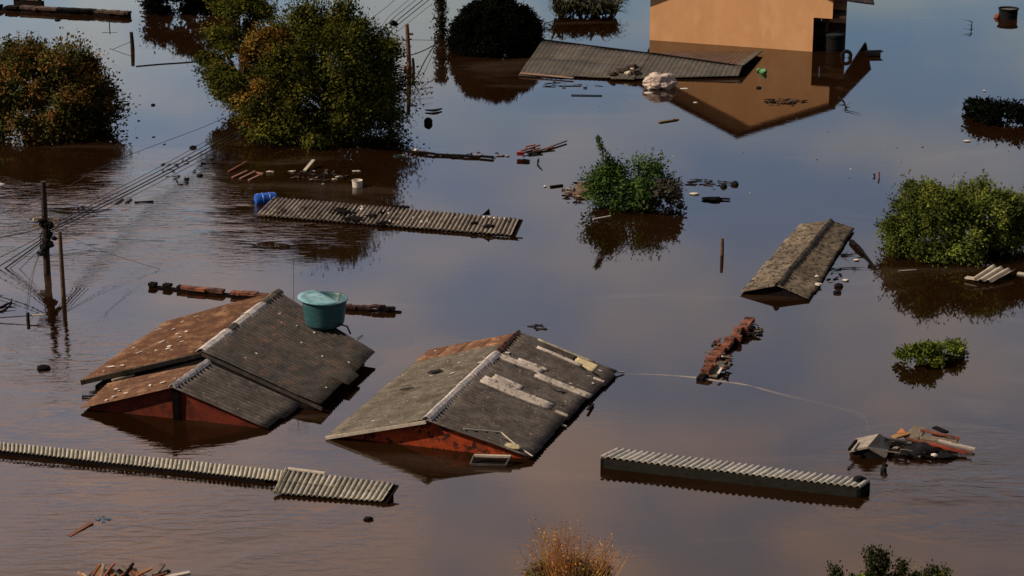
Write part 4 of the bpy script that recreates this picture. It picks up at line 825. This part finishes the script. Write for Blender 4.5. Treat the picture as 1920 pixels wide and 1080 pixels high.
m = MB(); c = P(812, 208, .04); m.prism([c+Vector((-.38, .05, 0)), c+Vector((0, -.18, 0)), c+Vector((.22, -.05, 0)), c+Vector((.42, .35, 0)), c+Vector((.15, .15, 0)), c+Vector((-.1, .02, 0))], (0, 0, .07)); tag(m.build('floating_tarpaulin', BLACKP), 'black V shaped scrap of tarpaulin floating above the round ball', 'tarpaulin')
blob('floating_ball', 'black round ball floating right of the brown pole', 803, 228, (.20, .20, .20), BLACKP, 'ball', amp=.03, z=.08)
plank('floating_plank', 'orange ended olive plank drifting left of the peach house reflection', (1236, 229), (1268, 224), .16, .05, pm('olive wood', (.16, .12, .05), (.1, .07, .03)))
plank('floating_plank', 'orange tip piece joined to the olive plank', (1262, 225), (1272, 223), .08, .05, WOODO)
plank('floating_plank', 'long thin dark plank drifting below the broken grey roof', (1071, 178), (1129, 179), .10, .03, BLACKW)
plank('floating_plank', 'bluish plank drifting nearest under the broken grey roof', (1048, 160), (1090, 160), .10, .03, CYANP)
plank('floating_plank', 'orange brown plank drifting alone in the bottom left water', (130, 1005), (172, 980), .12, .03, pm('faded orange wood', (.22, .09, .05), (.15, .07, .045)), z0=.0, z1=.02)
def bottle(name, label, px, py, mat, r=.12, L_=.5, a=60):
    M = Matrix.Rotation(R(a), 4, 'Z') @ Matrix.Rotation(R(75), 4, 'Y'); m = MB(); m.lathe(P(px, py, .1), [(r*.5, -L_/2), (r, -L_/2+.05), (r, L_*.2), (r*.4, L_*.38), (r*.35, L_/2)], 14, M=M); return tag(m.build(name, mat, smooth=True), label, 'bottle')
bottle('green_jug', 'bright green plastic jug at the right tip of the broken grey roof', 1432, 134, GREENP, .15, .7, -80); bottle('green_jug', 'green jug lid scrap beside the bright green jug', 1424, 130, GREENP, .07, .3, 10)
blob('plastic_bag', 'flat white scrap left below the crumpled white sack', 1216, 174, (.22, .2, .02), WHITEP, 'scrap', 5, z=.01); blob('plastic_bag', 'flat white scrap right below the crumpled white sack', 1283, 166, (.2, .15, .02), WHITEP, 'scrap', 6, z=.01)
blob('plastic_bag', 'tiny white scrap lowest in the peach reflection', 1304, 192, (.1, .1, .02), WHITEP, 'scrap', 7, z=.01)
blob('soaked_rag', 'dark lump afloat in the peach reflection right of the green jug', 1423, 164, (.12, .09, .06), BLACKP, 'lump', 8)
blob('foam_block', 'small white block drifting at the right above the trailing bush', 1814, 264, (.16, .1, .03), WHITEP, 'foam', 9, amp=.1); blob('foam_block', 'tiny white foam dot drifting above the dark ragged bush', 1846, 170, (.07, .07, .03), WHITEP, 'foam', 10)
blob('plastic_bag', 'white scrap left of the lone bush, at the twig end', 1022, 349, (.06, .06, .03), WHITEP, 'scrap', 1); plank('floating_plank', 'dark stick drifting left of the litter heap by the lone bush', (1032, 350), (1055, 347), .12, .06, BLACKW)
plank('pale_slat', 'white slat lying across the front foot of the lone bush', (1112, 411), (1145, 405), .07, .04, PALEW, 'slat')
blob('plastic_bag', 'white bag right of the lone bush between two twig lines', 1302, 363, (.2, .12, .04), WHITEP, 'bag', 11); blob('red_bag', 'dark red bag caught in the right of the lone bush', 1237, 362, (.2, .16, .2), pm('dull red cloth', (.2, .05, .05)), 'bag', 12, z=.55)
blob('soaked_rag', 'dark blob at the far right of the twig line', 1378, 345, (.16, .22, .12), BLACKP, 'lump', 13); blob('soaked_rag', 'dark blob second from right of the twig line', 1357, 349, (.14, .16, .1), BLACKP, 'lump', 14)
m = MB(); m.lump(P(1337, 374, .03), (.42, .25, .08), seed=2, amp=.5); m.tube([P(1345, 372, .06), P(1369, 373, .05)], .04, 6); tag(m.build('floating_log', BLACKW), 'black log with a stub drifting right of the lone bush', 'log')
def branch(label, pts, r, seed, leafy=0, mat=BLACKW):
    m = MB(); rd = random.Random(seed); sp = spline(pts); m.tube(sp, r, 6, r2=r*.3)
    for k in range(7):
        p = sp[rd.randrange(len(sp))]; e = p+Vector((rd.gauss(0, .3), rd.gauss(0, .3), rd.uniform(0, .1))); m.tube([p, e], r*.4, 4, r2=r*.1)
    return tag(m.build('floating_branch', mat), label, 'branch')
branch('thick dark branch floating between the mottled gabled roof and the right tree', [P(1596, 453, .05), P(1610, 464, .1), P(1622, 478, .05), P(1640, 500, .02)], .10, 3); branch('thin twig floating from the gabled roof toward the right tree', [P(1577, 478, .03), P(1600, 477, .03)], .04, 4); branch('thin twig with leaves below the right tree', [P(1628, 498, .03), P(1648, 500, .06)], .05, 5)
branch('thin twig touching the right side of the gabled roof lower down', [P(1560, 504, .03), P(1605, 501, .03)], .03, 6); branch('small forked branch in the top right water left of the corner drum', [P(1821, 58, .05), P(1822, 46, .3), P(1823, 40, .4)], .04, 8)
branch('short wavy branch hanging in water by the porch reflection', [P(1573, 182, .02), P(1583, 192, .02), P(1586, 207, .04)], .05, 9)
branch('bare dark branch off the dark ragged bush at the right edge', [P(1895, 198, .05), P(1925, 202, .05)], .06, 10)
blob('soaked_rag', 'dark rag drifting right of the gabled roof, upper of two', 1572, 536, (.16, .14, .1), BLACKP, 'rag', 15); blob('soaked_rag', 'dark rag drifting right of the gabled roof, lower of two', 1570, 548, (.14, .10, .07), BLACKP, 'rag', 16)
blob('foam_block', 'white foam scrap drifting right of the gabled roof', 1586, 525, (.12, .08, .03), WHITEP, 'foam', 17); blob('foam_block', 'white foam scrap drifting above between roof and right tree', 1606, 487, (.1, .07, .03), WHITEP, 'foam', 18)
def sheet_right():
    a, b, c, d = P(1848, 510, .34), P(1862, 498, .42), P(1903, 506, .30), P(1875, 526, .12); t = thing('corrugated_sheet', P(1860, 515), 'loose cream corrugated sheet lying at the foot of the right tree', 'roof sheet')
    a, b, c, d = P(1821, 523, .20), P(1860, 497, .32), P(1905, 507, .22), P(1866, 528, .10)
    slope(t, (a, d, c, b), pm('cream sheet', (.62, .55, .44), (.45, .4, .32), 4, .8), name='sheet', rows=1, pitch=.26, amp=.05, seed=3)
    m = MB(); m.beam(P(1811, 520, .1), P(1838, 524, .12), .22, .05); m.build('edge_strip', PALEW, t)
sheet_right()
plank('pale_slat', 'thin pale slat floating at the left foot of the right tree', (1685, 508), (1718, 506), .06, .03, CEMS, 'slat')
plank('pale_slat', 'pale slat at the right frame edge beyond the cream sheet', (1908, 512), (1930, 515), .2, .05, PALEW, 'slat')
# concrete block
def block():
    t = thing('concrete_block', P(1625, 850), 'pale concrete hut top with dark front face tilting out of the water beside red boards', 'concrete block')
    a, b, c, d = P(1593, 842, .22), P(1623, 862, .0), P(1666, 850, .12), P(1660, 820, .5)
    apex, apb = A(1627, 862, 837), A(1648, 846, 813)
    lf, rf_, lb, rb = P(1592, 845, .14), P(1662, 857, .10), P(1604, 822, .2), P(1672, 826, .16)
    m = MB(); m.quad(apex, apb, lb, lf); m.build('roof_slab', CONC, t, solid=.06)['label'] = 'sunlit left roof slab'
    m = MB(); m.quad(apex, rf_, rb, apb); m.build('roof_slab', CONC, t, solid=.06)
    m = MB(); n = Vector((.0, .08, 0)); m.prism([lf+n+Vector((.05, 0, -.06)), apex+n+Vector((0, 0, -.08)), rf_+n+Vector((-.05, 0, -.06)), up(rf_+n, -.5), up(lf+n, -.5)], (0, .08, 0)); m.build('front_face', BLACKP, t)  # shade on the front painted as black colour
    m = MB(); m.beam(P(1592, 843, .3), P(1606, 826, .34), .06, .08); m.build('edge_bar', BLACKW, t)
block()
BR = 'boards in the pile beside the concrete block'
for i, (p, q, w, mt, nm, za, zb) in enumerate((
    ((1706, 824), (1727, 801), .45, CEMM, 'wide cream board sloping up at the back', .1, .35), ((1726, 806), (1800, 822), .10, WOODR, 'long dark rail along the back', .35, .25),
    ((1725, 820), (1797, 829), .35, pm('cream board', (.24, .20, .15), (.13, .11, .085), 6), 'broad cream board lying flat in the middle', .2, .15), ((1745, 832), (1812, 848), .22, pm('vivid red board', (.32, .045, .02), (.16, .03, .02)), 'bright red board nearest the front', .2, .1),
    ((1700, 822), (1822, 848), .09, WOODR, 'longest red brown beam running the length', .25, .12), ((1760, 826), (1828, 842), .12, PALEW, 'pale slim lath pointing right', .2, .08),
    ((1676, 820), (1702, 812), .2, pm('ochre board', (.4, .22, .08), (.25, .15, .06)), 'ochre board end nearest the concrete block', .2, .2), ((1660, 822), (1700, 828), .12, CEM, 'grey beam touching the concrete block', .3, .2),
    ((1752, 801), (1775, 811), .18, BLACKW, 'short black board floating behind', .1, .1), ((1665, 855), (1745, 858), .05, BLACKW, 'thin black pole floating in front', .02, .02), ((1795, 822), (1790, 832), .05, WOOD, 'tiny cross lath at the right', .22, .15))):
    plank('loose_board', nm+' in the pile by the concrete block', p, q, w, .05, mt, 'board', za, zb, BR)
m = MB(); c = P(1688, 812, .2); m.prism([c+Vector((-.14, -.12, 0)), c+Vector((.15, -.08, 0)), c+Vector((.05, .12, .08))], (0, 0, .04)); tag(m.build('roof_tile', pm('orange tile', (.6, .24, .09), (.45, .18, .07))), 'bright orange broken tile on the board pile by the concrete block', 'tile')
blob('soaked_rag', 'black ragged lump in the middle front of the board pile', 1728, 849, (.5, .35, .22), BLACKP, 'rag', 19, amp=.5); blob('soaked_rag', 'black rag at the right front of the board pile', 1768, 856, (.35, .2, .1), BLACKP, 'rag', 20, amp=.5); blob('plastic_bag', 'small white scrap at the front of the board pile', 1752, 854, (.1, .08, .06), WHITEP, 'bag', 21, z=.1)
m = MB(); m.lump(P(1657, 882, .04), (.09, .10, .12), seed=2); m.tube([P(1657, 885, .0), P(1660, 893, 0)], .03, 5); m.lump(A(1659, 882, 873), (.09, .07, .06), seed=5); tag(m.build('floating_can', BLACKP), 'small black upright canister floating below the concrete block', 'canister')
blob('soaked_rag', 'small dark lump floating below the end of the double row ribbed roof', 691, 972, (.13, .08, .05), BLACKP, 'lump', 22, amp=.4)
blob('floating_log', 'dark brown lump floating in the left water below the poles', 82, 690, (.22, .16, .10), BLACKW, 'log', 23, amp=.25)
branch('dark soaked branch at the far left edge below the cables', [P(-15, 582, .03), P(5, 575, .08), P(22, 566, .03)], .07, 12)
blob('soaked_rag', 'tiny dark twist caught by the cables under the top left tree', 362, 276, (.14, .1, .08), BLACKP, 'rag', 24, amp=.5); blob('soaked_rag', 'dark floating scrap below the long top left wall', 108, 37, (.18, .12, .05), BLACKP, 'rag', 25)
blob('soaked_rag', 'dark speck floating left of the biggest tree', 287, 196, (.1, .08, .05), BLACKP, 'scrap', 26)
# things caught on the cables
for i, (p, q) in enumerate((((218, 381), (230, 373)), ((236, 380), (246, 373)), ((252, 379), (288, 377)))):
    plank('floating_stick', ('left short', 'middle short', 'long thin')[i]+' dark stick on the ripples under the cables', p, q, .1 if i < 2 else .05, .05, MUD, 'stick')
# things by the patched roof
for i, (p, q, w, mt, nm) in enumerate((((1098, 708), (1122, 716), .10, PALEW, 'pale lath at the eave, far one'), ((1124, 716), (1138, 724), .06, BLACKW, 'dark lath just off the eave'), ((1040, 792), (1062, 800), .08, PALEW, 'pale lath at the eave, middle one'), ((1102, 768), (1112, 758), .08, BLACKW, 'dark chip off the eave'), ((1152, 697), (1170, 698), .05, CEMS, 'pale stick at the far eave corner'))):
    plank('loose_lath', nm+' of the grey patched roof', p, q, w, .04, mt, 'lath', z0=.1, z1=.04)
# rusty wall extras
plank('pale_slat', 'white slat lying across the middle of the rust red wall top', (1354, 668), (1374, 672), .08, .04, PALEW, 'slat', z0=.25, z1=.1); plank('pale_slat', 'pale slat crossing left of the rust red wall top', (1322, 660), (1348, 662), .10, .04, CEMM, 'slat', z0=.15, z1=.2)
plank('grey_board', 'grey board standing in water right of the lower rust red wall top', (1336, 706), (1355, 678), .28, .05, CEMM, 'board', z0=.05, z1=.2); plank('pale_slat', 'short white slat on the grey board by the wall top', (1347, 700), (1353, 690), .07, .04, WHITEP, 'slat', z0=.2, z1=.25)
# bottom left wreckage
rd = random.Random(12)
for i in range(24):
    x = 156+i*5.2+rd.uniform(-4, 4); a = P(x, 1088, .05); e = A(x+rd.uniform(-34, 48), 1086, rd.uniform(1058, 1080)); m = MB(); m.beam(a, e+Vector((0, .1, 0)), rd.uniform(.05, .10), .04, rd.uniform(.2, .8))
    tag(m.build('broken_lath', (WOOD, WOODO, WOODR, PALEW, BLACKW)[i % 5]), 'splintered lath in the tangled heap at the bottom left edge', 'lath', 'laths of the bottom left heap')
plank('broken_plank', 'dark grey plank rising at the right of the bottom left heap', (290, 1078), (305, 1058), .14, .06, WOOD, z0=.05, z1=.12); plank('broken_plank', 'tan plank lying low at the far right of the bottom left heap', (310, 1083), (356, 1074), .14, .06, PALEW, z0=.05, z1=.08)
plank('broken_plank', 'black plank crossing between heap and tan plank', (285, 1084), (318, 1070), .12, .05, BLACKW, z0=.05, z1=.1)

# ---------------------------------------------------------------- foam line on the water
def foam():
    m = MB(); pts = spline([P(x, y, .004) for x, y in ((1165, 701), (1240, 703), (1305, 708), (1345, 714), (1400, 722), (1460, 738), (1540, 757), (1600, 772), (1622, 784), (1628, 806))], 10); n = len(pts); prev = None
    for i, p in enumerate(pts):
        f = i/(n-1); w = (.07 + .09*math.exp(-((f-.28)/.12)**2) + .45*max(0, f-.35)); s = Vector((.25, 1, 0)).normalized()*w/2
        t = .5
        if prev: m.quad(prev[0], p-s, p+s, prev[1], t)
        prev = (p-s, p+s)
    mt = bpy.data.materials.new('foam scum'); mt.use_nodes = True; t = mt.node_tree; l = t.links.new; b = t.nodes['Principled BSDF']; b.inputs['Base Color'].default_value = (.42, .37, .33, 1); b.inputs['Roughness'].default_value = .6
    g = t.nodes.new('ShaderNodeNewGeometry'); nzz = t.nodes.new('ShaderNodeTexNoise'); nzz.inputs['Scale'].default_value = 2.5; nzz.inputs['Detail'].default_value = 6; l(g.outputs['Position'], nzz.inputs['Vector'])
    c = P(1335, 712); vd = t.nodes.new('ShaderNodeVectorMath'); vd.operation = 'DISTANCE'; l(g.outputs['Position'], vd.inputs[0]); vd.inputs[1].default_value = c
    mr = t.nodes.new('ShaderNodeMapRange'); l(vd.outputs['Value'], mr.inputs['Value']); mr.inputs['From Min'].default_value = 0; mr.inputs['From Max'].default_value = 3.2; mr.inputs['To Min'].default_value = .85; mr.inputs['To Max'].default_value = .09
    mu = t.nodes.new('ShaderNodeMath'); mu.operation = 'MULTIPLY'; l(mr.outputs[0], mu.inputs[0])
    m2 = t.nodes.new('ShaderNodeMapRange'); l(nzz.outputs['Fac'], m2.inputs['Value']); m2.inputs['From Min'].default_value = .3; m2.inputs['From Max'].default_value = .55; m2.inputs['To Min'].default_value = .35; l(m2.outputs[0], mu.inputs[1]); l(mu.outputs[0], b.inputs['Alpha'])
    o = m.build('foam_line', mt); tag(o, 'thin pale line of foam drifting from the rust red wall top to the right', 'foam', kind='stuff')
foam()
